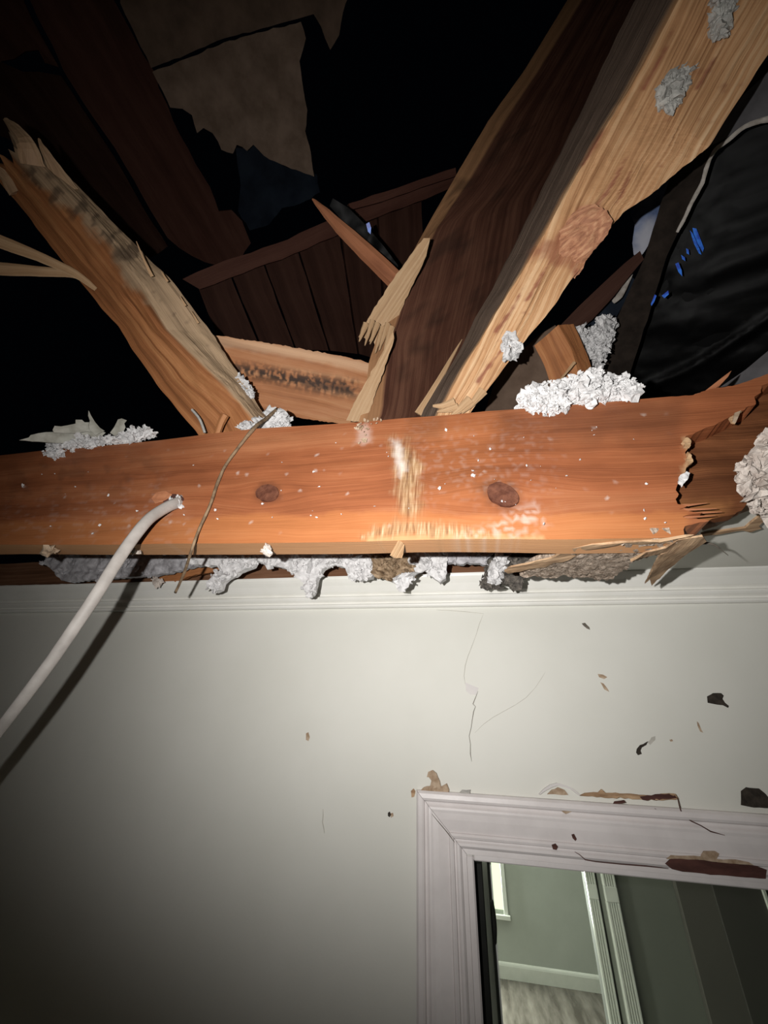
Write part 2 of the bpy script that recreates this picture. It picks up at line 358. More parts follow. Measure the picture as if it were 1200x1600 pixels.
def prism(name, st, mat, parent=None, n=24, nl=8, nr=5, amp=0.003, jag0=0.0, jag1=0.0, masks=None, raw_or_side_face=None, raw_more=None, back=1.0):
    """A timber: stations of three visible corners (left edge, ridge, right edge), each (px, py, depth); the fourth corner closes the section."""
    S = [[at_d(*q) for q in s] for s in st]
    ln = [0.0]
    for i in range(1, len(S)): ln.append(ln[-1]+(S[i][1]-S[i-1][1]).length)
    o0 = S[0][1]; ex = (S[-1][1]-S[0][1]).normalized()
    T = ln[-1]
    def cs(t):
        for i in range(1, len(S)):
            if t <= ln[i] or i == len(S)-1:
                k = (t-ln[i-1])/(ln[i]-ln[i-1]); return [S[i-1][j].lerp(S[i][j], k) for j in range(3)]
    vs, uv, wuv = [], [], []
    per = None
    for k in range(n+1):
        t = T*k/n
        L, Mx, Rt = cs(t); B = L+(Rt-Mx)*back
        ring = [L.lerp(Mx, i/nl) for i in range(nl)]+[Mx.lerp(Rt, i/nr) for i in range(nr)]+[Rt.lerp(B, i/nl) for i in range(nl)]+[B.lerp(L, i/nr) for i in range(nr)]
        cen = (L+Rt)/2
        acc = 0; w1, w2 = (Mx-L).length, (Rt-Mx).length
        for i, p in enumerate(ring):
            vv = w1*i/nl if i < nl else w1+w2*(i-nl)/nr if i < nl+nr else w1+w2+w1*(i-nl-nr)/nl if i < 2*nl+nr else 2*w1+w2+w2*(i-2*nl-nr)/nr
            d = amp*(fbm(t*5, vv*55, hash(name) % 17, 4)*0.8+fbm(t*22, vv*9, 5.5, 2)*0.5+fbm(t*12, vv*260, 8.5, 2)*0.28)
            q = p+(p-cen).normalized()*d
            if k == 0 and jag0: q = q-ex*jag0*abs(fbm(i*1.7, 0.3, 2.2, 3))*1.6
            if k == 1 and jag0: pass
            if k == n and jag1: q = q+ex*jag1*abs(fbm(i*1.9, 0.7, 9.2, 3))*1.6
            vs.append(q); uv.append((t, vv))
    m_ = 2*(nl+nr)
    fs = []
    for k in range(n):
        for i in range(m_):
            j = (i+1) % m_
            fs.append((k*m_+i, k*m_+j, (k+1)*m_+j, (k+1)*m_+i))
    for k, rev in ((0, False), (n, True)):                   # broken ends: a fan to a sunk middle
        c = sum((vs[k*m_+i] for i in range(m_)), Vector())/m_+ex*((jag0 if k == 0 else -jag1)*0.3)
        ci = len(vs); vs.append(c); uv.append((0, 0))
        for i in range(m_):
            j = (i+1) % m_
            fs.append((k*m_+j, k*m_+i, ci) if k == 0 else (k*m_+i, k*m_+j, ci))
    ey = (S[0][1]-S[0][0]); ey = (ey-ex*ey.dot(ex)).normalized(); ez = ex.cross(ey)
    mw = Matrix((ex, ey, ez)).transposed().to_4x4(); mw.translation = o0
    inv = mw.inverted()
    me = bpy.data.meshes.new(name); me.from_pydata([tuple(inv @ v) for v in vs], [], fs)
    ul = me.uv_layers.new(name='UVMap'); li = np.empty(len(me.loops), int); me.loops.foreach_get('vertex_index', li)
    uva = np.array(uv)
    luv = uva[li]
    pos = 0
    for p in me.polygons:                                    # close the seam of the section in UV
        vv = luv[p.loop_start:p.loop_start+p.loop_total, 1]
        if vv.max()-vv.min() > 0.5*uva[:, 1].max(): luv[p.loop_start:p.loop_start+p.loop_total, 1] = np.where(vv < 0.25*uva[:, 1].max(), vv+uva[:, 1].max(), vv)
    ul.data.foreach_set('uv', luv.ravel())
    bm = bmesh.new(); bm.from_mesh(me); bmesh.ops.recalc_face_normals(bm, faces=bm.faces); bm.to_mesh(me); bm.free()
    Q = to_px(np.array([tuple(v) for v in vs]))
    fl = np.array([(i % m_) for i in range(len(vs))])
    for mn, fn in (masks or {}).items():
        me.attributes.new(mn, 'FLOAT', 'POINT').data.foreach_set('value', np.ascontiguousarray(fn(Q), dtype=np.float32))
    if raw_or_side_face:
        lo_, hi_ = raw_or_side_face(nl, nr)
        a = ((fl >= lo_) & (fl <= hi_)).astype(np.float32)
        if raw_more: a = np.maximum(a, raw_more(Q)).astype(np.float32)
        me.attributes.new('raw_or_side', 'FLOAT', 'POINT').data.foreach_set('value', a)
    for p in me.polygons: p.use_smooth = False
    me.update()
    return link(name, me, mat, parent, mw)

def sliver(name, pts, mat, parent=None, flat=0.45, amp=0.0006, sides=6, smooth=False):
    """A tapered stick or wire through (px, py, depth, width in px)."""
    P = [at_d(a, b_, c) for a, b_, c, _ in pts]; W = [w_*c/FPX/2 for _, _, c, w_ in pts]
    return tube(name, P, W, mat, parent, flat, amp, sides, smooth)
def tube(name, P, W, mat, parent=None, flat=1.0, amp=0.0, sides=8, smooth=True, sub=4):
    n0 = len(P)
    def cr(A, i, t):
        a, b_, c, d = A[max(i-1, 0)], A[i], A[min(i+1, n0-1)], A[min(i+2, n0-1)]
        return 0.5*((2*b_)+(c-a)*t+(2*a-5*b_+4*c-d)*t*t+(3*b_-a-3*c+d)*t**3)
    Q, R2 = [], []
    for i in range(n0-1):
        for k in range(sub): Q.append(cr(P, i, k/sub)); R2.append(W[i]+(W[i+1]-W[i])*k/sub)
    Q.append(P[-1]); R2.append(W[-1])
    o0 = P[0]; vs, fs, uv = [], [], []
    ln = 0
    for k, (q, rr) in enumerate(zip(Q, R2)):
        t = (Q[min(k+1, len(Q)-1)]-Q[max(k-1, 0)]).normalized()
        v = (EYE-q).normalized(); a = t.cross(v).normalized(); b_ = a.cross(t).normalized()
        if k: ln += (q-Q[k-1]).length
        for s in range(sides):
            an = 2*math.pi*s/sides
            d = rr+amp*fbm(ln*60, s*2.3, 1.1, 2)*(1 if rr > 0.0012 else 0.2)
            vs.append(tuple(q+a*math.cos(an)*d+b_*math.sin(an)*d*flat-o0)); uv.append((ln, s*0.004))
    for k in range(len(Q)-1):
        for s in range(sides):
            j = (s+1) % sides
            fs.append((k*sides+s, k*sides+j, (k+1)*sides+j, (k+1)*sides+s))
    fs.append(tuple(range(sides))); fs.append(tuple((len(Q)-1)*sides+s for s in reversed(range(sides))))
    me = bpy.data.meshes.new(name); me.from_pydata(vs, [], fs)
    ul = me.uv_layers.new(name='UVMap'); li = np.empty(len(me.loops), int); me.loops.foreach_get('vertex_index', li)
    ul.data.foreach_set('uv', np.array(uv)[li].ravel())
    bm = bmesh.new(); bm.from_mesh(me); bmesh.ops.recalc_face_normals(bm, faces=bm.faces); bm.to_mesh(me); bm.free()
    if smooth:
        for p in me.polygons: p.use_smooth = True
    mw = Matrix.Translation(o0)
    return link(name, me, mat, parent, mw)

_t = bmesh.new(); bmesh.ops.create_icosphere(_t, subdivisions=2, radius=1.0)
ICO_V = np.array([tuple(v.co) for v in _t.verts]); ICO_F = np.array([[v.index for v in f.verts] for f in _t.faces]); _t.free()
def clump(name, poly, depth, mat, count, size, parent=None, spread=0.01, seed=1, plane=None, lump=0.75):
    """A heap of loose fluff: small torn lumps of uneven size gathered into one mesh; poly in pixels, depth along the view."""
    g = np.random.default_rng(seed); poly = np.array(poly, float)
    lo, hi = poly.min(0), poly.max(0)
    vs, fs = [], []; base = 0; got = 0; tries = 0
    c0 = None
    while got < count and tries < count*60:
        tries += 1
        q = g.uniform(lo, hi)
        if not pip([q], poly)[0]: continue
        if plane is not None:
            p = on_plane(q[0], q[1], *plane)
            p = p+plane[1].normalized()*g.uniform(-0.3, 1)*spread*(1 if plane[1].dot(EYE-p) > 0 else -1)
        else: p = at_d(q[0], q[1], depth+g.uniform(-1, 1)*spread)
        if c0 is None: c0 = p
        s = size*(0.35+g.gamma(2.0, 0.35))
        off = g.uniform(0, 50)
        d = np.array([1+lump*mnoise.noise(Vector(v*1.6)+Vector((off, 0, 0)))*1.4+0.35*mnoise.noise(Vector(v*4.0)+Vector((off, 3, 0))) for v in ICO_V])
        sc = np.array([g.uniform(.8, 1.5), g.uniform(.7, 1.3), g.uniform(.35, .8)])*s
        A = np.linalg.qr(g.normal(size=(3, 3)))[0]
        vv = (ICO_V*d[:, None]*sc) @ A.T
        vs.append(vv+np.array(p-c0)); fs.append(ICO_F+base); base += len(ICO_V); got += 1
    vs = np.vstack(vs); fs = np.vstack(fs)
    me = bpy.data.meshes.new(name); me.from_pydata(vs.tolist(), [], fs.tolist())
    o = link(name, me, mat, parent, Matrix.Translation(c0))
    return o
def lumpy(sc, amp, seed=0.0):
    return lambda x, y: amp*(fbm(x*sc, y*sc, seed, 5)+0.4)
def ribbon(name, pts, width, Y, mat, parent, thick=0.0008, z=None, wob=0.25):
    """A thin mark that follows a pixel path on the wall plane y=Y."""
    P = [at_y(a, b_, Y) for a, b_ in pts]
    vs, fs = [], []
    k = len(P)
    for i, p in enumerate(P):
        t = (P[min(i+1, k-1)]-P[max(i-1, 0)]).normalized(); nrm = Vector((-t.z, 0, t.x))
        ww = width*(0.35 if i in (0, k-1) else 1+wob*random.uniform(-1, 1))/2
        for s, y in ((1, 0), (-1, 0), (-1, -thick), (1, -thick)): vs.append(tuple(p+nrm*ww*s+Vector((0, y, 0))-P[0]))
    for i in range(k-1):
        for a in range(4):
            b_ = (a+1) % 4; fs.append((i*4+a, i*4+b_, i*4+4+b_, i*4+4+a))
    fs.append((3, 2, 1, 0)); fs.append(tuple(4*(k-1)+a for a in range(4)))
    me = bpy.data.meshes.new(name); me.from_pydata(vs, [], fs)
    bm = bmesh.new(); bm.from_mesh(me); bmesh.ops.recalc_face_normals(bm, faces=bm.faces); bm.to_mesh(me); bm.free()
    return link(name, me, mat, parent, Matrix.Translation(P[0]))
def patch(name, px, Y, mat, parent, thick=0.0015, jag=0.0006, sp=0.006, relief=None):
    if abs(Y-WALL_Y) < 1e-6: Y -= thick*0.7
    return slab(name, px, (Vector((0, Y, 0)), Vector((0, -1, 0))), thick, mat, grain=((600, 1000), (700, 1000)), parent=parent, jag=jag, spacing=sp, relief=relief)
def box(name, lo, hi, mat, parent=None):
    lo, hi = Vector(lo), Vector(hi); c = (lo+hi)/2; h = (hi-lo)/2
    bm = bmesh.new(); bmesh.ops.create_cube(bm, size=2.0)
    for v in bm.verts: v.co = Vector((v.co.x*h.x, v.co.y*h.y, v.co.z*h.z))
    be = min(h)*0.25
    if be > 0.0008: bmesh.ops.bevel(bm, geom=bm.edges[:], offset=min(be, 0.004), segments=1, affect='EDGES')
    me = bpy.data.meshes.new(name); bm.to_mesh(me); bm.free()
    return link(name, me, mat, parent, Matrix.Translation(c))
def extrude_profile(name, prof, A, B, out, upv, mat, parent=None, mitre0=0.0, mitre1=0.0, n=2):
    """Moulding: prof = [(across, proud)], swept from A to B; across along upv, proud along out; mitres slope the ends."""
    d = (B-A).normalized(); vs, fs = [], []
    k = len(prof)
    for i in range(n+1):
        for (a, p) in prof:
            s = i/n
            q = A.lerp(B, s)+upv*a+out*p
            q = q+d*(a*mitre0*(1-s)+a*mitre1*s)
            vs.append(tuple(q-A))
    for i in range(n):
        for j in range(k):
            j2 = (j+1) % k
            fs.append((i*k+j, i*k+j2, (i+1)*k+j2, (i+1)*k+j))
    fs.append(tuple(range(k))); fs.append(tuple(n*k+j for j in reversed(range(k))))
    me = bpy.data.meshes.new(name); me.from_pydata(vs, [], fs)
    bm = bmesh.new(); bm.from_mesh(me); bmesh.ops.recalc_face_normals(bm, faces=bm.faces); bm.to_mesh(me); bm.free()
    return link(name, me, mat, parent, Matrix.Translation(A))
def round_prof(pts, beads):
    return pts
def empty(name, loc):
    o = bpy.data.objects.new(name, None); COL.objects.link(o); o.empty_display_size = 0.05
    o.matrix_basis = Matrix.Translation(loc); return o

# ================================================================== THE SETTING
X0 = 0.0                                    # door opening, left side
DOOR_TOP = EYE.z-0.1375
def wall_with_opening(name, x0, x1, z0, z1, ox0, ox1, oz, y0, y1, mat):
    o = [(x0, z0), (ox0, z0), (ox0, oz), (ox1, oz), (ox1, z0), (x1, z0), (x1, z1), (x0, z1)]
    vs = [(x, y0, z) for x, z in o]+[(x, y1, z) for x, z in o]
    k = len(o)
    fs = [(0, 1, 2, 7), (2, 3, 6, 7), (3, 4, 5, 6)]
    fs = fs+[tuple(k+i for i in reversed(f)) for f in fs]
    fs += [(i, (i+1) % k, k+(i+1) % k, k+i) for i in range(k)]
    me = bpy.data.meshes.new(name); me.from_pydata(vs, [], fs)
    bm = bmesh.new(); bm.from_mesh(me); bmesh.ops.recalc_face_normals(bm, faces=bm.faces); bm.to_mesh(me); bm.free()
    return link(name, me, mat, None, Matrix())
wall = tag(wall_with_opening('wall_back', -2.2, 1.6, 0.0, 2.445, X0-0.006, X0+0.80, DOOR_TOP+0.006, WALL_Y, WALL_Y+0.115, MT['wall']), kind='structure')

tag(box('wall_left', (-2.3, -2.4, 0), (-2.2, WALL_Y, 2.445), MT['wall']), kind='structure')
tag(box('wall_right', (1.6, -2.4, 0), (1.7, WALL_Y, 2.445), MT['wall']), kind='structure')
tag(box('wall_front', (-2.3, -2.5, 0), (1.7, -2.4, 2.445), MT['wall']), kind='structure')
tag(box('floor', (-2.3, -2.5, -0.05), (1.7, WALL_Y+0.115, 0.0), MT['floor']), kind='structure')

# crown moulding along the wall
bz = EYE.z+0.236
cp = [(0, 0), (0, .007), (.002, .010), (.005, .0105), (.0075, .0085), (.0085, .0045), (.0115, .0045), (.015, .0105), (.018, .013), (.021, .013), (.0235, .010), (.0245, .0065), (.0275, .0065), (.031, .012), (.036, .0165), (.042, .022), (.048, .029), (.052, .033), (.056, .0345), (.058, .0345), (.058, 0)]
crown = extrude_profile('trim_1', cp, Vector((-2.2, WALL_Y, bz)), Vector((1.6, WALL_Y, bz)), Vector((0, -1, 0)), Vector((0, 0, 1)), MT['trim'])
tag(crown, kind='structure')

# what is left of the ceiling: a thin strip over the crown and a torn piece to the right
cpl = (Vector((0, 0, CEIL_Z)), Vector((0, 0, -1)))
ceil_px = [(-420, 960), (-420, 935), (-200, 932), (0, 922), (100, 920), (200, 919), (300, 916), (430, 915), (480, 913), (520, 917), (580, 913), (640, 911), (690, 908), (760, 905), (830, 898), (880, 893),
           (930, 884), (985, 872), (1020, 858), (1065, 845), (1100, 830), (1140, 812), (1170, 800), (1230, 770), (1330, 740), (1460, 860), (1400, 900), (1200, 902), (900, 909), (600, 918), (300, 932), (0, 944)]
ceil_px = [(x, y) for x, y in ceil_px]
cw = []
for x, y in ceil_px:
    p = at_z(x, y, CEIL_Z)
    cw.append(Vector((max(-2.2, min(1.6, p.x)), min(p.y, WALL_Y), CEIL_Z)))
ceiling = slab('ceiling', None, cpl, 0.012, MT['ceiling'], world_pts=cw, jag=0.002, spacing=0.03, seg=0.012)
tag(ceiling, kind='structure')

# doorway
door = empty('door_1', Vector((X0, WALL_Y, 0))); tag(door, kind='structure')
kp = [(0, 0), (0, .013), (.003, .0165), (.008, .0175), (.0105, .016), (.012, .0125), (.0135, .012), (.0155, .0135), (.0175, .0155), (.020, .0155), (.023, .0145), (.030, .0135), (.038, .0115), (.0435, .0100),
      (.0445, .0120), (.047, .0130), (.0495, .0120), (.0505, .0085), (.052, .0085), (.054, .0105), (.057, .0105), (.059, .0085), (.0600, .0065), (.0655, .0065), (.0660, 0)]
cw_ = 0.0725
kp = [(a*cw_/0.066, p) for a, p in kp]
zt = EYE.z-0.1305                                   # underside of head casing
out = Vector((0, -1, 0))
side_prof = kp
hx0 = X0-0.0095
side = extrude_profile('casing_side', kp, Vector((hx0-cw_, WALL_Y, 0.0)), Vector((hx0-cw_, WALL_Y, zt+cw_)), out, Vector((1, 0, 0)), MT['casing'], door, 0.0, -1.0)
head = extrude_profile('casing_head', kp, Vector((hx0-cw_+0.0006, WALL_Y, zt+cw_)), Vector((X0+0.82+cw_, WALL_Y, zt+cw_)), out, Vector((0, 0, -1)), MT['casing'], door, 1.0, -1.0)
extrude_profile('casing_side', kp, Vector((X0+0.82+cw_, WALL_Y, 0.0)), Vector((X0+0.82+cw_, WALL_Y, zt+cw_)), out, Vector((-1, 0, 0)), MT['casing'], door, 0.0, -1.0)
box('jamb', (X0-0.018, WALL_Y-0.001, 0), (X0, WALL_Y+0.125, zt-0.0005), MT['casing'], door)
box('jamb', (X0+0.80, WALL_Y-0.001, 0), (X0+0.818, WALL_Y+0.125, zt), MT['casing'], door)
box('jamb_head', (X0+0.0002, WALL_Y-0.001, DOOR_TOP), (X0+0.7998, WALL_Y+0.125, zt+0.003), MT['casing'], door)
box('stop', (X0, WALL_Y+0.05, 0), (X0+0.012, WALL_Y+0.09, zt-0.018), MT['jambdark'], door)['label'] = 'dark door stop along the left jamb'
# wear on the head casing
Yc = WALL_Y-0.0120
rr = ribbon('mitre_crack', [(672, 1268), (684, 1283), (695, 1296), (703, 1306), (710, 1316)], 0.0010, WALL_Y-0.0142, MT['crackline'], door)
ribbon('paint_crack', [(1058, 1246), (1062, 1262), (1066, 1273), (1080, 1283), (1095, 1290), (1110, 1299), (1132, 1305)], 0.0016, WALL_Y-0.0150, MT['redwood'], door, 0.001)
ribbon('paint_crack', [(898, 1331), (905, 1335), (914, 1343), (930, 1346), (970, 1350), (1010, 1353), (1044, 1357)], 0.0012, WALL_Y-0.0128, MT['redwood'], door, 0.001)
patch('bare_gouge', [(1040, 1350), (1048, 1342), (1075, 1343), (1100, 1344), (1130, 1348), (1160, 1351), (1182, 1353), (1198, 1359), (1196, 1373), (1165, 1371), (1135, 1368), (1110, 1367), (1080, 1363), (1066, 1362), (1050, 1358)], WALL_Y-0.0135, MT['redwood'], door, 0.002)['label'] = 'long dark red gouge of bare wood in the casing'
patch('peeled_paint', [(1042, 1342), (1048, 1336), (1075, 1337), (1095, 1338), (1100, 1330), (1118, 1330), (1124, 1334), (1120, 1342), (1150, 1343), (1170, 1347), (1178, 1352), (1140, 1350), (1100, 1345), (1070, 1343)], WALL_Y-0.0132, MT['peel'], door, 0.002)
for q in ([(862, 1320), (868, 1318), (872, 1323), (869, 1328), (864, 1327)], [(893, 1304), (897, 1303), (901, 1311), (899, 1314), (895, 1310)], [(960, 1252), (975, 1250), (978, 1254), (968, 1256), (958, 1256)], [(1023, 1263), (1030, 1266), (1034, 1268), (1028, 1270), (1026, 1269)]):
    patch('paint_chip', q, WALL_Y-0.0155, MT['redwood'], door, 0.001, 0.0003, 0.004)
patch('paint_scuff', [(884, 1258), (892, 1255), (900, 1262), (894, 1268), (884, 1272), (878, 1268)], WALL_Y-0.0145, MT['peel'], door, 0.0008)

# marks on the wall
Yw = WALL_Y
ribbon('crack', [(755, 960), (749, 975), (744, 992), (738, 1008), (731, 1026), (727, 1040), (725, 1056), (727, 1070)], 0.0010, Yw, MT['crackfaint'], wall)
patch('lifted_paint', [(727, 1066), (733, 1069), (748, 1075), (744, 1086), (735, 1085), (728, 1080)], Yw, MT['lilac'], wall, 0.0012)
ribbon('crack', [(747, 1080), (743, 1090), (739, 1100), (743, 1104), (740, 1112), (738, 1124), (736, 1138), (733, 1150), (735, 1162), (735, 1178), (737, 1190)], 0.0010, Yw, MT['crackline'], wall)
ribbon('crack', [(742, 1145), (755, 1132), (770, 1121), (788, 1111), (806, 1101), (822, 1090), (836, 1075), (846, 1060), (852, 1050)], 0.0007, Yw, MT['crackfaint'], wall)
ribbon('crack', [(682, 953), (705, 954), (730, 956), (756, 959)], 0.0007, Yw, MT['crackfaint'], wall)
patch('hole', [(1105, 1088), (1111, 1085), (1114, 1083), (1127, 1083), (1131, 1087), (1129, 1092), (1133, 1098), (1139, 1103), (1138, 1106), (1130, 1102), (1121, 1101), (1106, 1098)], Yw, MT['hole'], wall, 0.001, 0.0003, 0.004)
patch('hole', [(1158, 1236), (1166, 1230), (1172, 1231), (1186, 1232), (1196, 1240), (1204, 1250), (1204, 1263), (1178, 1262), (1158, 1258)], Yw, MT['hole'], wall, 0.0012, 0.0006, 0.005)['label'] = 'dark ragged hole where the wall meets the door head'
patch('scuff', [(995, 1170), (1000, 1164), (1009, 1160), (1013, 1158), (1010, 1164), (1003, 1168), (1001, 1173), (1003, 1178), (997, 1180), (994, 1176)], Yw, MT['hole'], wall, 0.0006, 0.0004, 0.004)
patch('scuff', [(1012, 1160), (1018, 1152), (1024, 1150), (1024, 1156), (1016, 1164)], Yw, MT['crackfaint'], wall, 0.0005, 0.0005, 0.004)
patch('scuff', [(934, 1053), (942, 1054), (949, 1058), (944, 1061), (936, 1058)], Yw, MT['peel'], wall, 0.0005, 0.0004, 0.004)
patch('scuff', [(938, 1066), (943, 1068), (950, 1077), (952, 1081), (944, 1077)], Yw, MT['peel'], wall, 0.0005, 0.0004, 0.004)
patch('scuff', [(909, 974), (914, 973), (921, 980), (922, 984), (917, 982), (911, 977)], Yw, MT['crackline'], wall, 0.0005, 0.0004, 0.004)
patch('scuff', [(1089, 1127), (1092, 1130), (1096, 1140), (1099, 1145), (1094, 1143), (1090, 1134)], Yw, MT['peel'], wall, 0.0005, 0.0003, 0.004)
patch('scuff', [(1046, 1156), (1050, 1155), (1052, 1158), (1048, 1159)], Yw, MT['peel'], wall, 0.0005, 0.0002, 0.004)
patch('scuff', [(478, 1146), (482, 1144), (484, 1152), (482, 1158), (478, 1156)], Yw, MT['peel'], wall, 0.0004, 0.0003, 0.004)
ribbon('scuff', [(505, 1264), (505, 1275), (504, 1285), (506, 1294), (507, 1302)], 0.0012, Yw, MT['crackfaint'], wall)
patch('nail_hole', [(606, 1270), (609, 1268), (611, 1273), (609, 1277), (606, 1275)], Yw, MT['hole'], wall, 0.001, 0.0001, 0.003)
patch('nail_hole_rim', [(610, 1271), (614, 1270), (615, 1275), (611, 1278)], Yw, MT['peel'], wall, 0.001, 0.0002, 0.003)

# ------------------------------------------------------------------ the room beyond the doorway
FY = 6.5
floor = tag(box('floor_far', (-3.2, WALL_Y+0.115, -0.05), (4.5, FY+0.1, 0.0), MT['floor']), kind='structure')
wf = box('wall_far', (-3.2, FY, 0.0), (4.5, FY+0.1, 2.45), MT['farwall']); tag(wf, kind='structure')
wr = box('wall_far_left', (-3.3, WALL_Y+0.115, 0), (-3.2, FY+0.1, 2.45), MT['farwall']); tag(wr, kind='structure')
tag(box('ceiling_far', (-3.3, WALL_Y+0.115, 2.45), (4.6, FY+0.1, 2.47), MT['ceiling']), kind='structure')
tag(extrude_profile('baseboard_far', [(0, 0), (0, .016), (.10, .016), (.115, .012), (.125, .006), (.13, 0)], Vector((-3.2, FY, 0.0)), Vector((4.5, FY, 0.0)), Vector((0, -1, 0)), Vector((0, 0, 1)), MT['fluted']), kind='structure')
win = empty('window_1', Vector((-0.2, FY, 1.2))); tag(win, kind='structure')
wx1 = at_y(785, 1400, FY).x; wz0 = at_y(785, 1421, FY).z
box('pane', (wx1-1.1, FY-0.012, wz0), (wx1, FY-0.004, wz0+1.35), MT['pane'], win)
for nm, lo, hi in (('frame', (wx1, FY-0.03, wz0-0.05), (wx1+0.05, FY, wz0+1.40)), ('frame', (wx1-1.15, FY-0.03, wz0-0.05), (wx1-1.1, FY, wz0+1.40)), ('sill', (wx1-1.18, FY-0.05, wz0-0.08), (wx1+0.07, FY, wz0-0.05+0.012)), ('mullion', (wx1-0.135, FY-0.026, wz0), (wx1-0.11, FY-0.013, wz0+1.35))):
    box(nm, lo, hi, MT['fluted'], win)
# partition with the closet and its two fluted casings
def fluted(name, pxl, pxr, py, Y, zt, thick=0.026, nf=4):
    xl, xr = at_y(pxl, py, Y).x, at_y(pxr, py, Y).x
    w_ = xr-xl
    prof = [(0, 0), (0, thick*0.8), (0.06*w_, thick)]
    for i in range(nf):
        c = w_*(0.16+0.68*(i+0.5)/nf); hw = w_*0.30/nf
        for k in range(7):
            a = -1+2*k/6; prof.append((c+a*hw, thick-(1-a*a)*min(hw*1.7, thick*0.8)))
    prof += [(0.94*w_, thick), (w_, thick*0.8), (w_, 0)]
    t = empty(name, Vector((xl, Y, 0))); tag(t, kind='structure')
    zf = at_y((pxl+pxr)/2, py+45, Y).z
    extrude_profile('fluted_board', prof, Vector((xl, Y, 0.0)), Vector((xl, Y, zf)), Vector((0, -1, 0)), Vector((1, 0, 0)), MT['fluted'], t)
    box('plain_block', (xl, Y-thick, zf), (xr, Y, zf+0.055), MT['fluted'], t)
    extrude_profile('fluted_board', prof, Vector((xl, Y, zf+0.055)), Vector((xl, Y, zt)), Vector((0, -1, 0)), Vector((1, 0, 0)), MT['fluted'], t)
    return t
PYY = 2.6
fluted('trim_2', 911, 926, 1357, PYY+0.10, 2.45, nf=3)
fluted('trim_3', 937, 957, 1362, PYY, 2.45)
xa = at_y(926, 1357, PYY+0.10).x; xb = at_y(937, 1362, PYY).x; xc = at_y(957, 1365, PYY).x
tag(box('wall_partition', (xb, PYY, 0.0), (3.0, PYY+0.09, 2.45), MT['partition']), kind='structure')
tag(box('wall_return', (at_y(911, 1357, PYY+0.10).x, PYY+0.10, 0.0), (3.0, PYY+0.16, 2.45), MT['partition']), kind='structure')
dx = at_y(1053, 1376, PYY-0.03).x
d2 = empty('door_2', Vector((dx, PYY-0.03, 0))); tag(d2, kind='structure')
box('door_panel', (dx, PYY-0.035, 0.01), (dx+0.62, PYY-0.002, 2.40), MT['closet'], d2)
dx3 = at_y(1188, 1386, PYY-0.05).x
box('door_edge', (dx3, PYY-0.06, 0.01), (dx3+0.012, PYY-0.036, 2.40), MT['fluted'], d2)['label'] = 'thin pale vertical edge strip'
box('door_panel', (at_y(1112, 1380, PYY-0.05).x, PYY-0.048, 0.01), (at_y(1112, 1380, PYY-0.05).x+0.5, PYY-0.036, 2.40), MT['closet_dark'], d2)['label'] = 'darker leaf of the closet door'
# the open door seen on edge just inside the jamb
od = empty('open_door', Vector((X0+0.012, 1.0, 0)))
tag(od, 'grey door standing open into the next room, seen on edge beside left jamb', 'door')
def upright(name, p0, p1, Y, mat, ztop, t=0.02, lab=None):
    a, b_ = at_y(p0, 1450, Y).x, at_y(p1, 1450, Y).x
    o = box(name, (a, Y, 0.012), (b_, Y+t, ztop), mat, od)
    if lab: o['label'] = lab
    return o
ztop = DOOR_TOP-0.022
upright('shade_strip', 740, 760, 0.885, MT['jambdark'], ztop, 0.02, 'black strip painted for the shaded door face')  # black colour stands in for shade on the door
upright('door_leaf', 757, 768, 0.915, MT['doorgrey'], ztop, 0.03)
upright('door_seam', 766, 772.5, 0.95, MT['jambdark'], ztop, 0.5)
upright('door_face', 771.5, 775, 0.955, MT['fluted'], ztop, 0.45, 'pale edge of the door face')
lp = at_y(771, 1440, 0.945)
bm = bmesh.new(); bmesh.ops.create_uvsphere(bm, u_segments=16, v_segments=12, radius=1.0)
for v in bm.verts: v.co = Vector((v.co.x*0.0052, v.co.y*0.010, v.co.z*0.028))
me = bpy.data.meshes.new('latch'); bm.to_mesh(me); bm.free()
link('latch', me, MT['jambdark'], od, Matrix.Translation(lp))['label'] = 'black latch on the door edge'

# ------------------------------------------------------------------ top of the wall: plates seen through the gap
pl = empty('wall_plate', Vector((0, WALL_Y+0.04, 2.46)))
tag(pl, 'dark brown doubled timber plate lying on top of the wall', 'timber')
for i, (z0, z1) in enumerate(((2.463, 2.501), (2.503, 2.541))):
    a = Vector((-2.1, WALL_Y+0.005+0.006*i, (z0+z1)/2))
    wp = [Vector((x, WALL_Y+0.005+0.012*i, z)) for x, z in ((-2.1, z0), (1.5, z0), (1.5, z1), (-2.1, z1))]
    slab('plank', None, (wp[0], Vector((0, -1, 0))), 0.085, MT['plate'], parent=pl, world_pts=wp, spacing=0.05, jag=0.001)

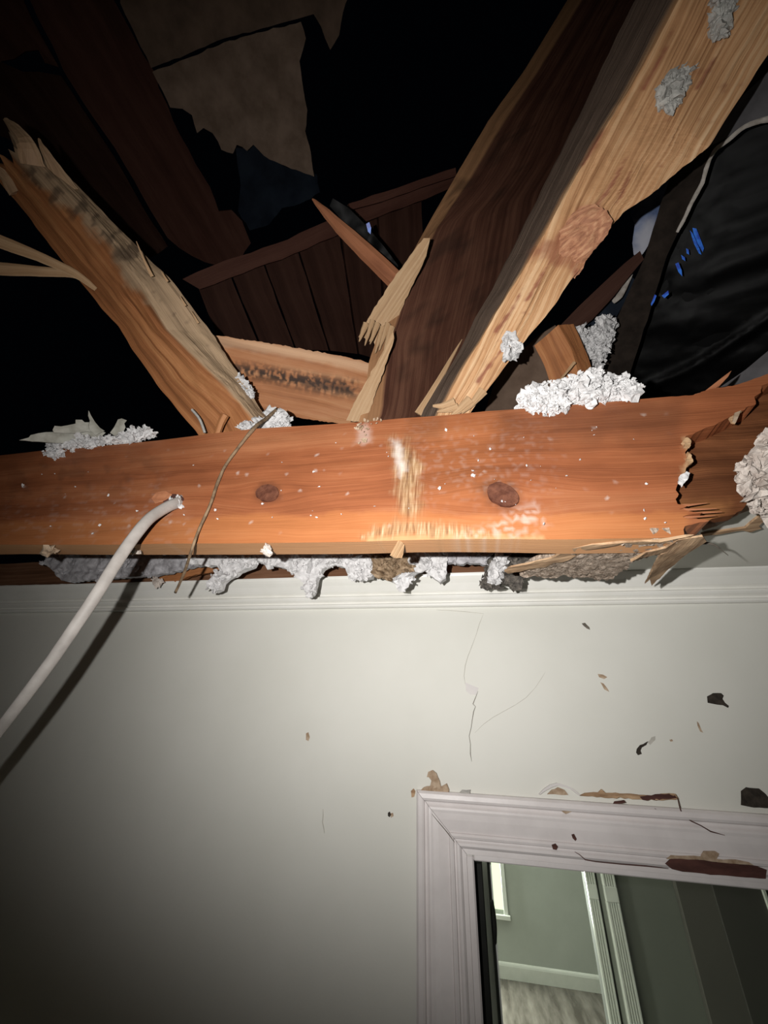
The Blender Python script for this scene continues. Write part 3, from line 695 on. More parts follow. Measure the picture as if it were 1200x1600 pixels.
# ================================================================== THE JOIST
BL = at_y(0, 850, 0.43); BR = at_y(1070, 838, 0.40)
bn = (BR-BL).cross(Vector((0, 0, 1))).normalized()
if bn.dot(EYE-BL) < 0: bn = -bn
BPL = (BL, bn)
joist_px = [(-260, 737), (-120, 722), (0, 710), (70, 703), (160, 695), (250, 686), (330, 676), (400, 669), (470, 664), (545, 659), (600, 654), (640, 651), (700, 647), (760, 641), (800, 638), (900, 630), (1000, 622), (1050, 618), (1083, 616), (1112, 606),
            (1150, 600), (1175, 592), (1198, 583), (1225, 570), (1240, 574), (1205, 596), (1192, 600), (1190, 612), (1180, 618), (1183, 629), (1168, 634), (1150, 646), (1135, 653), (1120, 662), (1103, 667), (1085, 676), (1073, 679),
            (1071, 686), (1079, 690), (1077, 698), (1072, 704), (1075, 712), (1082, 718), (1077, 724), (1073, 730), (1069, 740), (1063, 748), (1059, 757), (1057, 764), (1062, 770), (1057, 778), (1060, 786), (1075, 789), (1062, 794), (1098, 800), (1068, 806), (1110, 812), (1072, 820), (1070, 838),
            (1000, 840), (900, 842), (800, 841), (700, 841), (640, 842), (560, 845), (500, 846), (350, 848), (150, 850), (0, 850), (-120, 853), (-260, 856)]
g0, g1 = (0, 780), (1070, 728)
def joist_uv(px, py):
    p = on_plane(px, py, *BPL); return p
_pts = [on_plane(x, y, *BPL) for x, y in joist_px]
_c = sum(_pts, Vector())/len(_pts)
_g = on_plane(*g1, *BPL)-on_plane(*g0, *BPL); _ex = _g.normalized(); _ey = bn.cross(_ex)
def juv(px, py): q = on_plane(px, py, *BPL)-_c; return q.dot(_ex), q.dot(_ey)
k1, k2 = juv(418, 770), juv(785, 773)
MT['joist'] = wood('orange_joist_wood', (0.135, 0.041, 0.018), (0.295, 0.098, 0.041), (0.42, 0.175, 0.082), raw_or_side=(0.62, 0.40, 0.22), rough=0.5, seed=1.3, across=26, bumps=0.35,
                   knots=((k1[0], k1[1], 0.028, 0.9), (k2[0], k2[1], 0.034, 0.95)), dust=(0.64, 0.59, 0.55))
def ell(cx, cy, rx, ry, ang, n=22, wob=0.06):
    a = math.radians(ang); r = []
    for i in range(n):
        t = 2*math.pi*i/n; k = 1+wob*random.uniform(-1, 1)
        x, y = rx*k*math.cos(t), ry*k*math.sin(t); r.append((cx+x*math.cos(a)-y*math.sin(a), cy+x*math.sin(a)+y*math.cos(a)))
    return r
gouge = vmax(pmask([(612, 688), (628, 684), (645, 700), (655, 730), (655, 765), (660, 800), (640, 810), (626, 800), (620, 760), (618, 720), (614, 704)], 12, 12, 0.06, 0.80),
             pmask([(566, 838), (585, 826), (612, 815), (640, 812), (690, 818), (730, 826), (770, 834), (740, 838), (640, 836), (566, 842)], 6, 8, 0.09, 0.75))
rawm = vmax(pmask([(572, 838), (640, 836), (700, 832), (780, 836), (850, 838), (850, 870), (570, 870)], 4, 5, 0.08, 0.95),
            pmask([(1066, 683), (1080, 685), (1082, 735), (1064, 745), (1074, 715)], 4, 3, 0.1, 0.8))
warmm = vmax(pmask([(-300, 822), (0, 818), (300, 808), (600, 800), (800, 805), (1075, 800), (1075, 870), (-300, 870)], 4, 5, 0.02, 1.0), pmask([(640, 660), (780, 650), (780, 800), (660, 800)], 40, 20, 0.02, 0.35))
dust = vmax(speck([(705, 838), (760, 818), (795, 795), (840, 780), (860, 820), (820, 845), (720, 850)], -0.05, 0.16, 22, 0.42, 0.6, 1.3, 2),
            pmask([(612, 688), (620, 688), (628, 704), (632, 735), (626, 742), (619, 715)], 6, 6, 0.1, 0.75),
            speck([(630, 660), (860, 650), (880, 800), (630, 800)], 0.15, 0.22, 60, 0.10, 0.5, 1.0, 4),
            speck([(0, 780), (260, 740), (330, 860), (0, 860)], 0.2, 0.13, 40, 0.10, 0.4, 1.6, 5),
            pmask([(560, 668), (575, 662), (580, 690), (566, 695), (558, 690)], 6, 6, 0.12, 0.35),
            speck([(0, 720), (1060, 630), (1060, 835), (0, 845)], 0.75, 0.4, 10, 0.5, seed=8))
stainm = vmax(pmask(ell(418, 770, 21, 16, -8), 7, 4, 0.1, 0.45), pmask(ell(783, 772, 33, 22, 20), 9, 6, 0.1, 0.45), pmask(ell(752, 764, 14, 8, 20), 8, 5, 0.1, 0.30),
              speck([(0, 712), (260, 690), (260, 780), (0, 800)], 0.0, 0.03, 60, 0.30, seed=12), pmask([(780, 640), (1070, 620), (1060, 690), (780, 690)], 30, 14, 0.03, 0.36),
              pmask([(640, 655), (690, 650), (690, 690), (640, 690)], 14, 10, 0.05, 0.25))
joist = slab('ceiling_joist', joist_px, BPL, 0.038, MT['joist'], (g0, g1), None, jag=0.0008, keep=0.032, spacing=0.0042, seg=0.0036,
             relief=lambda x, y: 0.0012*fbm(x*6, y*50, 1.0, 3)+0.0012*fbm(x*4, y*9, 3.0, 2)-0.0022, masks=dict(gouge=gouge, dust=dust, stain=stainm, raw_or_side=rawm, warm=warmm), side_raw=lambda Q: 0.85*(Q[:, 1] > 832))
tag(joist, 'wide orange-brown ceiling joist with two knots, snapped and splintered at one end', 'timber')
def oplane(d): return (BL+bn*d, bn)
for cx, cy, rx, ry, an in ((418, 770, 18, 13, -8), (786, 773, 27, 17, 25)):
    slab('knot', ell(cx, cy, rx, ry, an), oplane(0.0004), 0.004, MT['knot'], (g0, g1), joist, spacing=0.003, relief=lambda x, y: 0.0010*fbm(x*120, y*120, 2, 3)+0.0006)
# broken end: recessed split face, fibres and flakes
split_px = [(1035, 670), (1075, 672), (1100, 662), (1150, 640), (1185, 622), (1240, 600), (1250, 700), (1200, 745), (1172, 770), (1160, 797), (1140, 806), (1112, 811), (1085, 823), (1070, 832), (1035, 836)]
slab('split_face', split_px, oplane(-0.030), 0.012, MT['split'], (g0, (1070, 745)), joist, jag=0.0012, spacing=0.006, seg=0.005, relief=lambda x, y: 0.004*fbm(x*12, y*60, 1, 3),
     masks=dict(raw_or_side=pmask([(1060, 785), (1140, 785), (1120, 815), (1060, 840)], 12, 6, 0.05, 0.7)))['label'] = 'dark torn inner face at the snapped end'
for pts in ([(1066, 690), (1073, 683), (1080, 688), (1079, 697), (1070, 697)], [(1074, 706), (1080, 712), (1083, 722), (1076, 727), (1073, 716)]):
    slab('wood_flake', pts, oplane(0.003), 0.004, MT['splinter'], (g0, g1), joist, spacing=0.0022, jag=0.0009, relief=lumpy(250, 0.0012))
slab('paper_flake', [(1061, 745), (1072, 737), (1078, 739), (1074, 750), (1066, 760), (1060, 754)], oplane(0.003), 0.002, MT['insul'], (g0, g1), joist, spacing=0.0022, jag=0.0009, relief=lumpy(250, 0.0012))
slab('wood_flake', [(1140, 652), (1160, 642), (1156, 647), (1150, 660), (1144, 659)], oplane(0.002), 0.003, MT['splinter'], (g0, g1), joist, spacing=0.004)
slab('paper_flake', [(1148, 645), (1158, 641), (1150, 660), (1145, 658)], oplane(0.006), 0.0015, MT['peel'], (g0, g1), joist, spacing=0.004)
for y0, x1, y1 in ((792, 1105, 786), (797, 1120, 795), (803, 1128, 800), (809, 1118, 806), (815, 1100, 813)):
    a, b_ = on_plane(1050, y0, *oplane(-0.003)), on_plane(x1, y1, *oplane(-0.010))
    tube('fibre', [a, a.lerp(b_, .5), b_], [0.0016, 0.0013, 0.0003], MT['splinter_red'], joist, 0.6, 0.0004, 6, False)
# lifted splinter beside the tail, cable hole rim, popped nail plugs, chipped corner flake
slab('splinter', [(1085, 616), (1100, 612), (1128, 590), (1143, 579), (1138, 588), (1125, 602), (1112, 610)], oplane(-0.02), 0.006, MT['splinter_red'], ((1085, 616), (1143, 579)), joist, spacing=0.006)
for cx, cy, s in ((80, 861, 8), (212, 864, 9), (415, 862, 9)):
    c_ = on_plane(cx, cy-8, *oplane(0.0))
    clump('nail_plug', ell(cx, cy, s*0.9, s*0.6, 0, 12), 0, MT['peel' if cx == 80 else 'insul_beige'], 7, 0.0030, joist, 0.004, seed=cx, plane=(on_plane(cx, 850, *BPL)+Vector((0, 0.006, -0.001)), (EYE-c_).normalized()))
slab('corner_chip', [(612, 868), (622, 850), (626, 842), (632, 852), (630, 866), (628, 872), (618, 872)], (on_plane(620, 846, *BPL), (EYE-BL).normalized()), 0.003, MT['splinter'], ((612, 868), (626, 842)), joist, spacing=0.005, jag=0.0005)
slab('cable_hole', ell(268, 779, 17, 7, -4, 16), oplane(0.0005), 0.003, MT['redwood'], (g0, g1), joist, spacing=0.005)
slab('torn_rim', [(237, 779), (244, 770), (258, 767), (268, 772), (262, 778), (252, 783), (242, 786)], oplane(0.002), 0.002, MT['splinter_red'], (g0, g1), joist, spacing=0.004, relief=lumpy(200, 0.001))
clump('crumb', [(268, 778), (283, 776), (284, 790), (272, 798), (262, 796)], 0, MT['insul'], 14, 0.0022, joist, 0.003, seed=31, plane=oplane(0.002))['kind'] = 'stuff'
cr = clump('dust_crumbs', [(20, 730), (420, 690), (1040, 640), (1050, 830), (20, 840)], 0, MT['insul'], 60, 0.00105, joist, 0.0, seed=77, plane=oplane(0.0006)); cr['kind'] = 'stuff'
clump('paper_fluff', [(552, 660), (580, 655), (600, 652), (596, 662), (576, 668), (572, 690), (562, 694), (556, 680)], 0, MT['peel'], 26, 0.0018, joist, 0.001, seed=51, plane=oplane(0.0012))['kind'] = 'stuff'

# ================================================================== RAFTERS
# left rafter: pale rough edge, orange side
rl = empty('rafter', at_d(380, 640, 0.74)); tag(rl, 'broken orange rafter with a pale rough edge leaning behind the joist', 'timber')
def near(q): k = max(0.0, min(1.0, (640-q[1])/420.0)); return (q[0], q[1], q[2]*(1-0.24*k), *q[3:])
stl = [((325, 705, .735), (412, 672, .720), (438, 668, .760)), ((305, 672, .74), (378, 628, .725), (408, 640, .765)), ((245, 600, .765), (330, 580, .735), (366, 575, .775)), ((185, 512, .79), (262, 515, .75), (330, 520, .79)), ((140, 458, .81), (216, 440, .765), (262, 432, .805)),
       ((88, 395, .83), (170, 372, .78), (214, 388, .82)), ((40, 335, .85), (105, 300, .795), (140, 308, .835)), ((-2, 283, .87), (48, 240, .81), (78, 248, .85))]
stl = [tuple(near(q) for q in st_) for st_ in stl]
bodyl = prism('timber_body', stl, MT['rafter_left'], rl, n=150, nl=16, nr=14, amp=0.0046, jag1=0.05, raw_or_side_face=lambda nl, nr: (nl, nl+nr), raw_more=pmask([(-20, 180), (60, 200), (160, 300), (262, 430), (235, 470), (205, 450), (170, 385), (110, 330), (55, 290), (0, 230)], 9, 12, 0.04, 0.95),
              masks=dict(stain=vmax(speck([(20, 220), (240, 380), (230, 430), (40, 300)], 0.1, 0.05, 15, 0.6, seed=3), pmask([(180, 385), (205, 385), (212, 402), (195, 412), (178, 402)], 6, 5, 0.1, 0.7), speck([(220, 400), (330, 540), (320, 560), (220, 440)], 0.35, 0.09, 10, 0.4, seed=14))))
for pts in ([(52, 258, .80, 30), (40, 225, .80, 26), (22, 200, .80, 16), (6, 186, .80, 4)], [(110, 300, .82, 26), (85, 262, .82, 18), (68, 232, .82, 8), (60, 216, .82, 2)],
            [(28, 300, .85, 26), (10, 278, .85, 18), (-6, 262, .85, 8)]):
    sliver('splinter', [near(q) for q in pts], MT['torn_top'], rl, 0.35, 0.002)
for pts in ([(238, 432, .758, 5), (226, 408, .757, 3.5), (213, 377, .757, 1)], [(262, 440, .76, 4), (252, 424, .76, 1)], [(290, 478, .765, 4), (281, 462, .765, 1)], [(310, 505, .77, 4), (299, 486, .77, 1)]):
    sliver('splinter', [near(q) for q in pts], MT['splinter'], rl, 0.3, 0.0004)
# nail and stub under the rafter's foot
sliver('nail', [(300, 640, .705, 4), (312, 655, .70, 4), (320, 676, .70, 4)], MT['plaster'], rl, 1.0, 0)
sliver('broken_peg', [(352, 648, .70, 12), (345, 662, .70, 11), (338, 682, .70, 10)], MT['rafter_left'], rl, 0.8, 0.0006)
# forked splinters reaching left
sliver('forked_splinter', [near(q) for q in [(150, 452, .80, 6), (118, 428, .80, 12), (70, 405, .80, 14), (20, 385, .80, 18), (-40, 362, .80, 22)]], MT['splinter'], rl, 0.3)['label'] = 'thin pale splinter sticking out sideways'
sliver('forked_splinter', [near(q) for q in [(135, 440, .80, 5), (110, 428, .80, 10), (60, 424, .80, 14), (0, 420, .80, 18), (-40, 418, .80, 18)]], MT['splinter'], rl, 0.3)['label'] = 'thin pale splinter sticking out sideways'

# centre rafter: thin edge coloured as lit, wide red face coloured as shaded
rc = empty('rafter', at_d(600, 640, .80)); tag(rc, 'wide reddish rafter, face painted in shade, thin edge painted lit, between pale rafter and blocking', 'timber')
stc = [((548, 700, .775), (580, 690, .765), (650, 700, .90)), ((566, 640, .785), (600, 640, .775), (668, 625, .92)), ((578, 560, .81), (608, 540, .80), (722, 520, .96)), ((604, 480, .83), (640, 455, .82), (775, 420, 1.0)), ((640, 402, .86), (683, 358, .85), (835, 280, 1.05)), ((712, 275, .91), (735, 282, .90), (880, 190, 1.1)),
       ((762, 190, .97), (790, 190, .96), (925, 100, 1.18)), ((818, 112, 1.03), (842, 112, 1.02), (975, 10, 1.26)), ((905, -30, 1.14), (930, -30, 1.13), (1060, -130, 1.4))]
stc = [(a, b_, (c[0]+46, c[1]+8, c[2]+.02)) for a, b_, c in stc]
prism('timber_body', stc, MT['rafter_mid'], rc, n=80, nl=6, nr=14, amp=0.003, raw_or_side_face=lambda nl, nr: (0, nl-1),
      masks=dict(stain=speck([(640, 300), (900, 100), (760, 500), (600, 640)], 0.2, 0.03, 40, 0.5, seed=6)))
slab('splintered_edge', [(560, 527), (566, 515), (585, 480), (612, 440), (640, 400), (662, 372), (672, 372), (666, 400), (655, 425), (640, 455), (628, 482), (618, 505), (610, 520), (604, 548), (598, 560), (596, 535), (588, 548), (582, 530), (574, 536), (570, 528)],
     (at_d(600, 480, .805), (EYE-at_d(600, 480, .8)).normalized()), 0.012, MT['splinter'], ((566, 520), (660, 375)), rc, spacing=0.006, jag=0.0012, relief=lambda x, y: 0.004*fbm(x*10, y*130, 1, 3))
slab('splintered_edge', [(541, 657), (556, 625), (575, 592), (592, 560), (604, 538), (614, 515), (616, 528), (606, 560), (592, 600), (580, 635), (572, 660)],
     (at_d(580, 600, .765), (EYE-at_d(580, 600, .77)).normalized()), 0.012, MT['splinter'], ((545, 655), (614, 515)), rc, spacing=0.006, jag=0.0012, relief=lambda x, y: 0.003*fbm(x*10, y*130, 4, 3))
for pts in ([(655, 648, .745, 16), (680, 605, .75, 10), (705, 560, .76, 5), (722, 530, .765, 1)],):
    sliver('splinter', pts, MT['splinter'], rc, 0.3)

CRK = ([(962, 318), (975, 288), (988, 262), (984, 280), (970, 310)], [(905, 262), (930, 220), (958, 170), (935, 222), (912, 260)], [(742, 598), (765, 566), (790, 540), (770, 568), (748, 600)], [(820, 470), (838, 440), (862, 402), (846, 438), (826, 470)],
       [(925, 330), (955, 285), (985, 235), (960, 288), (930, 332)], [(1000, 140), (1030, 90), (1050, 50), (1035, 92), (1006, 142)], [(1085, 140), (1110, 100), (1130, 60), (1115, 100), (1090, 142)], [(770, 520), (800, 480), (815, 452), (804, 482), (776, 522)])
for k, (x, y, x2, y2, w2) in enumerate(((572, 505, 561, 534, 7), (582, 500, 570, 540, 6), (590, 505, 578, 538, 7), (598, 510, 586, 552, 6), (606, 505, 592, 548, 7), (612, 510, 597, 566, 8), (604, 545, 580, 600, 6), (612, 520, 590, 585, 5))):
    sliver('splinter', [(x, y, .795, w2+2), ((x+x2)/2, (y+y2)/2, .793, w2), (x2, y2, .79, 1)], MT['splinter'], rc, 0.5, 0.0008)
# right rafter: bright rough face, grey-brown side
rr_ = empty('rafter', at_d(710, 630, .66)); tag(rr_, 'bright pale rough-sawn rafter with reddish knot rising toward the upper corner', 'timber')
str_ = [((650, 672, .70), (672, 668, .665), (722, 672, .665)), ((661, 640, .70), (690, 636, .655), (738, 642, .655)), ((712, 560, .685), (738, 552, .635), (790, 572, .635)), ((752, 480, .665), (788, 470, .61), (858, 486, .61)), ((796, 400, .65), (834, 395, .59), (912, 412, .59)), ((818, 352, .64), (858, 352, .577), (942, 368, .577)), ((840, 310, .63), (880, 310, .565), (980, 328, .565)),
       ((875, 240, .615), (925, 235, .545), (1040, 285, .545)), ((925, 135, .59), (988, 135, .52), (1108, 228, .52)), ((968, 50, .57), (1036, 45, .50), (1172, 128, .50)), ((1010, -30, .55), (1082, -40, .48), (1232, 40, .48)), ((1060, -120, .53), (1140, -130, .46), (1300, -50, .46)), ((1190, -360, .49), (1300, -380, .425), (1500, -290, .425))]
prism('timber_body', str_, MT['rafter_right'], rr_, n=230, nl=6, nr=34, amp=0.0036, jag0=0.03, raw_or_side_face=lambda nl, nr: (0, nl-1),
      masks=dict(stain=vmax(pmask([(905, 325), (935, 320), (955, 345), (940, 380), (905, 420), (870, 415), (850, 400), (828, 405), (832, 385), (860, 375), (885, 355)], 9, 9, 0.05, 0.62), pmask([(892, 420), (905, 418), (908, 430), (896, 436)], 5, 3, 0.1, 0.8),
                            *[pmask(q, 2.2, 2.0, 0.1, 0.85) for q in CRK],
                            speck([(690, 630), (1120, 60), (1180, 120), (760, 620)], 0.45, 0.05, 20, 0.5, 1.0, 1.0, 9))))
for pts in ([(710, 628, .645, 14), (693, 634, .645, 10), (676, 634, .645, 3)], [(715, 635, .645, 12), (700, 640, .645, 9), (683, 643, .645, 2)], [(735, 625, .645, 18), (718, 640, .645, 12), (705, 650, .645, 4)], [(755, 610, .645, 16), (738, 630, .645, 10), (722, 645, .645, 3)]):
    sliver('splinter', pts, MT['splinter'], rr_, 0.45)
slab('side_strip', [(672, 648), (690, 616), (712, 574), (732, 530), (722, 562), (700, 612), (682, 648)], (at_d(700, 590, .70), (EYE-at_d(700, 590, .7)).normalized()), 0.004, MT['splinter'], ((672, 648), (732, 530)), rr_, spacing=0.006)
kn = at_d(890, 375, .580)
slab('knot', [(827, 408), (833, 388), (845, 378), (862, 372), (880, 356), (892, 336), (908, 322), (930, 318), (948, 328), (958, 345), (950, 366), (934, 384), (918, 404), (908, 424), (898, 436), (884, 428), (872, 416), (850, 413)], (kn, (EYE-kn).normalized()), 0.02, MT['whorl'], ((840, 400), (940, 330)), rr_, jag=0.0012, spacing=0.003, smooth=True,
     relief=lambda x, y: 0.016*math.exp(-((x/0.060)**2+(y/0.036)**2))+0.0045*fbm(x*40, y*60, 3, 4)-0.008)['label'] = 'reddish swirled knot'
# plaster smears on the bright rafter
tag(clump('plaster_lump', [(1030, 148), (1034, 125), (1050, 112), (1068, 106), (1082, 112), (1078, 128), (1066, 140), (1060, 158), (1048, 172), (1042, 168), (1036, 160)], 0.512, MT['plaster'], 120, 0.0040, None, 0.0035, seed=4),
    'grey plaster lump stuck midway up the bright pale rafter', 'plaster', kind='stuff')
tag(clump('plaster_lump', [(1112, 45), (1118, 20), (1120, -20), (1150, -20), (1142, 20), (1136, 45), (1130, 60), (1118, 56)], 0.484, MT['plaster'], 100, 0.0040, None, 0.0035, seed=5),
    'grey plaster lump near the upper end of the bright pale rafter', 'plaster', kind='stuff')
tag(clump('insulation_tuft', [(782, 540), (788, 526), (798, 524), (804, 535), (814, 545), (810, 556), (796, 560), (788, 552)], 0.618, MT['insul'], 46, 0.0042, None, 0.006, seed=6),
    'small white insulation tuft stuck on the bright pale rafter', 'insulation', kind='stuff')

# ================================================================== BEHIND THE RAFTERS
bp = at_d(450, 590, .86)
blk = slab('blocking', [(322, 522), (360, 527), (420, 536), (500, 550), (560, 562), (590, 572), (588, 665), (545, 664), (480, 655), (410, 642), (380, 630), (340, 560)], (bp, ((EYE-bp).normalized()+Vector((0, -.2, -.3))).normalized()), 0.045, MT['block'], ((330, 560), (575, 610)), None, jag=0.001, spacing=0.004,
           relief=lambda x, y: 0.003*fbm(x*8, y*40, 5, 3), side_raw=0.6,
           masks=dict(stain=vmax(speck([(345, 562), (400, 566), (480, 580), (560, 592), (560, 625), (500, 618), (420, 600), (365, 590)], -0.22, 0.17, 14, 0.95, 1.0, 0.6, 21), pmask([(470, 592), (545, 602), (545, 614), (470, 604)], 5, 5, 0.15, 0.7)), raw_or_side=pmask([(330, 522), (480, 545), (588, 568), (588, 585), (480, 562), (340, 540)], 5, 3, 0.05, 0.7)))
tag(blk, 'short orange blocking stained with black mould between two broken rafters', 'timber')
# wall of old boards farther back, with a sloping rail
gb = empty('board_wall', at_d(430, 480, 1.25)); tag(gb, 'dark brown upright boards under a sloping rail, far back in the attic', 'boarding')
gp = at_d(430, 470, 1.28); gn = ((EYE-gp).normalized()+Vector((.12, 0, 0))).normalized()
seams = [((307, 446), (345, 535)), ((361, 430), (408, 535)), ((412, 410), (462, 538)), ((466, 390), (515, 540)), ((532, 365), (560, 545)), ((590, 340), (606, 560)), ((660, 312), (668, 560))]
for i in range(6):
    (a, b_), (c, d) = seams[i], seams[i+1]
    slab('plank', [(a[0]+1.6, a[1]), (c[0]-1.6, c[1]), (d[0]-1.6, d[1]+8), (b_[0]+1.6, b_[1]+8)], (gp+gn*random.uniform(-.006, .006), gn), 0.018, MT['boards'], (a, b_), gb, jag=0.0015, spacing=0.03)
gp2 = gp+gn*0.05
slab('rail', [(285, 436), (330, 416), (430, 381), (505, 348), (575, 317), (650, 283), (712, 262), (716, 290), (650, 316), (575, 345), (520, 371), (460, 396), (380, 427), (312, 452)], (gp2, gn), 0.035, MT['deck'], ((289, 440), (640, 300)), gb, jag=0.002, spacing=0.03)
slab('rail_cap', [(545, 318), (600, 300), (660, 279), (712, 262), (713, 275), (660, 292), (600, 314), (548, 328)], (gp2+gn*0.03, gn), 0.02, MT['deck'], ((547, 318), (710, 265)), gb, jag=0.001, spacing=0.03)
# spike of red wood
spk = sliver('spike_splinter', [(488, 311, .93, 2), (505, 328, .925, 11), (530, 354, .92, 18), (570, 392, .91, 24), (622, 442, .90, 28)], MT['splinter_red'], None, 0.5, 0.0012)
tag(spk, 'pointed reddish wooden splinter leaning against the thin lit rafter edge', 'splinter')
for nm, poly, dd in (('blue_glint', [(572, 350), (577, 347), (580, 356), (579, 366), (575, 362)], .95),):  # a blue reflection, put in as a solid coloured sliver
    q = at_d(576, 356, dd)
    tag(slab(nm, poly, (q, EYE-q), 0.002, MT['blue'], None, None, spacing=0.006), 'tiny blue glint drawn as a bright sliver beside the pointed wooden splinter', 'plastic')
q = at_d(560, 360, .97)
tag(slab('black_plastic_scrap', [(520, 310), (545, 325), (570, 350), (600, 385), (622, 415), (618, 430), (590, 405), (560, 372), (535, 345), (515, 322)], (q, EYE-q), 0.002, MT['plastic'], None, None, spacing=0.012, relief=lumpy(30, 0.006)), 'narrow black plastic scrap lying along the pointed wooden splinter', 'plastic')

# roof boards upper left
rd = empty('roof_boards', at_d(200, 200, 1.3)); tag(rd, 'dim reddish-brown broken roof boards in the upper corner of the attic', 'boarding')
q = at_d(220, 200, 1.32); qn = (EYE-q).normalized()
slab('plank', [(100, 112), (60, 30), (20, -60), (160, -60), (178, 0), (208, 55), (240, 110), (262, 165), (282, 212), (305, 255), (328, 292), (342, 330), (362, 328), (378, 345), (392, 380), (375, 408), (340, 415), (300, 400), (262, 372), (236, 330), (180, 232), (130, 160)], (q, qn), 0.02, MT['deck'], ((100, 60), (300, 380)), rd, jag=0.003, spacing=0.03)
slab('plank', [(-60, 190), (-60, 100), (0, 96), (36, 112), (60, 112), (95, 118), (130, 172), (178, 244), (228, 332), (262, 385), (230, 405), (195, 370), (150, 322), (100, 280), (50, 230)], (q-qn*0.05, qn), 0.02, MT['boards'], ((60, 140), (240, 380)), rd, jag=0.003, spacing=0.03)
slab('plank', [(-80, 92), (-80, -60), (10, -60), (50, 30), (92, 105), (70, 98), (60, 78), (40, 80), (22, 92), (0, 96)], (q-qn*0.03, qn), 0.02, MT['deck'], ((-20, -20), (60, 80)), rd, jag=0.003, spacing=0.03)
# torn backing paper sheets
q = at_d(390, 150, 1.12); qn = ((EYE-q).normalized()+Vector((0.1, 0, -0.1))).normalized()
tag(slab('torn_sheet', [(238, 112), (290, 92), (350, 66), (410, 50), (470, 34), (478, 60), (468, 96), (474, 140), (480, 172), (477, 205), (486, 240), (491, 276), (470, 268), (440, 257), (412, 243), (396, 226), (386, 236), (370, 226), (364, 240), (346, 234), (332, 208), (318, 200), (308, 208), (300, 180), (285, 170), (266, 168), (254, 142)],
         (q, qn), 0.003, MT['tornpaper'], ((300, 80), (480, 120)), None, jag=0.002, spacing=0.012, relief=lambda x, y: 0.006*fbm(x*14, y*14, 2, 4)), 'larger beige torn backing sheet hanging with a ragged lower edge', 'sheet')
tag(slab('torn_sheet', [(190, -50), (560, -50), (536, 20), (530, 55), (516, 78), (508, 60), (502, 42), (490, 22), (470, 28), (410, 44), (350, 60), (290, 86), (236, 106), (212, 55), (188, 5)],
         (q+Vector((0, 0.04, 0.03)), qn), 0.003, MT['tornpaper_dark'], ((300, 80), (480, 20)), None, jag=0.002, spacing=0.014, relief=lambda x, y: 0.006*fbm(x*14, y*14, 7, 4)), 'darker beige torn sheet higher up, above the ragged hanging sheet', 'sheet')
tag(slab('blue_tarp', [(368, 230), (384, 232), (396, 224), (415, 244), (450, 262), (495, 272), (500, 300), (470, 318), (440, 325), (420, 350), (390, 360), (372, 330), (376, 290)], (q-qn.normalized()*0.07, qn), 0.002, MT['bluedark'], None, None, jag=0.002, spacing=0.015, relief=lumpy(16, 0.01)), 'dull dark blue tarp glimpsed below the torn beige sheet', 'tarp')

# right side: panel, block, insulation, felt, tarp
q = at_d(800, 590, .86); 
tag(slab('backing_panel', [(752, 660), (772, 600), (798, 560), (845, 522), (868, 508), (880, 560), (880, 640), (860, 660)], (q, ((EYE-q).normalized()+Vector((0, 0, -.25))).normalized()), 0.012, MT['panel'], None, None, jag=0.001, spacing=0.02), 'grey-brown flat panel behind the joist, right of the bright rafter', 'panel')
wb = [((858, 545, .745), (866, 512, .74), (898, 500, .74)), ((872, 580, .735), (884, 555, .73), (924, 552, .73)), ((885, 625, .725), (905, 605, .72), (950, 610, .72))]
o = prism('wood_block', [((835, 540, .76), (872, 508, .74), (896, 506, .75)), ((850, 570, .755), (893, 545, .735), (920, 560, .745)), ((865, 610, .75), (905, 592, .73), (930, 600, .74))], MT['rafter_left'], None, n=16, nl=5, nr=5, amp=0.002)
tag(o, 'short orange wood block end standing behind the joist beside white insulation', 'timber')
tag(sliver('thin_stick', [(858, 610, .715, 3), (880, 588, .715, 3), (898, 566, .715, 5)], MT['splinter'], None, 0.6), 'thin pale stick leaning on the orange wood block', 'splinter')
q = at_d(935, 470, .86)
tag(slab('brace', [(872, 512), (905, 478), (945, 440), (975, 412), (1000, 392), (1006, 405), (985, 430), (960, 462), (925, 500), (898, 520), (880, 530)], (q, EYE-q), 0.025, MT['boards'], ((880, 510), (990, 410)), None, spacing=0.02), 'dim brown brace slanting up behind the bright pale rafter', 'timber')
tag(clump('insulation_heap', [(896, 515), (910, 508), (925, 515), (935, 500), (955, 492), (962, 505), (952, 540), (945, 570), (935, 578), (922, 560), (908, 545)], .80, MT['insul'], 420, 0.0036, None, 0.02, seed=11), 'white insulation heap behind the dark felt strip and wood block', 'insulation', kind='stuff')
tag(clump('insulation_heap', [(800, 640), (830, 620), (858, 612), (880, 605), (905, 598), (912, 590), (928, 592), (950, 600), (975, 604), (1000, 618), (980, 630), (955, 626), (925, 636), (918, 646), (905, 632), (885, 628), (882, 645), (868, 655), (850, 650), (835, 650), (818, 640)], .0, MT['insul'], 1100, 0.0029, None, 0.020, seed=12,
          plane=(on_plane(900, 632, *BPL)+Vector((0, 0.004, 0)), bn)), 'largest white insulation heap lying on top of the joist', 'insulation', kind='stuff')
q = at_d(1000, 420, .80); fn = ((EYE-q).normalized()+Vector((-.15, 0, 0))).normalized()
felt = slab('felt_strip', [(925, 605), (940, 560), (955, 520), (972, 480), (990, 440), (1008, 400), (1020, 360), (1032, 320), (1045, 285), (1072, 240), (1100, 205), (1130, 165), (1165, 130), (1230, 70), (1230, 185), (1190, 190), (1165, 196), (1138, 218), (1118, 232), (1108, 250), (1098, 285), (1080, 318), (1066, 345), (1058, 366), (1042, 400), (1030, 440), (1012, 500), (992, 560), (978, 605)],
            (q, fn), 0.004, MT['felt'], ((940, 580), (1090, 250)), None, jag=0.001, spacing=0.016, relief=lumpy(14, 0.004, 3))
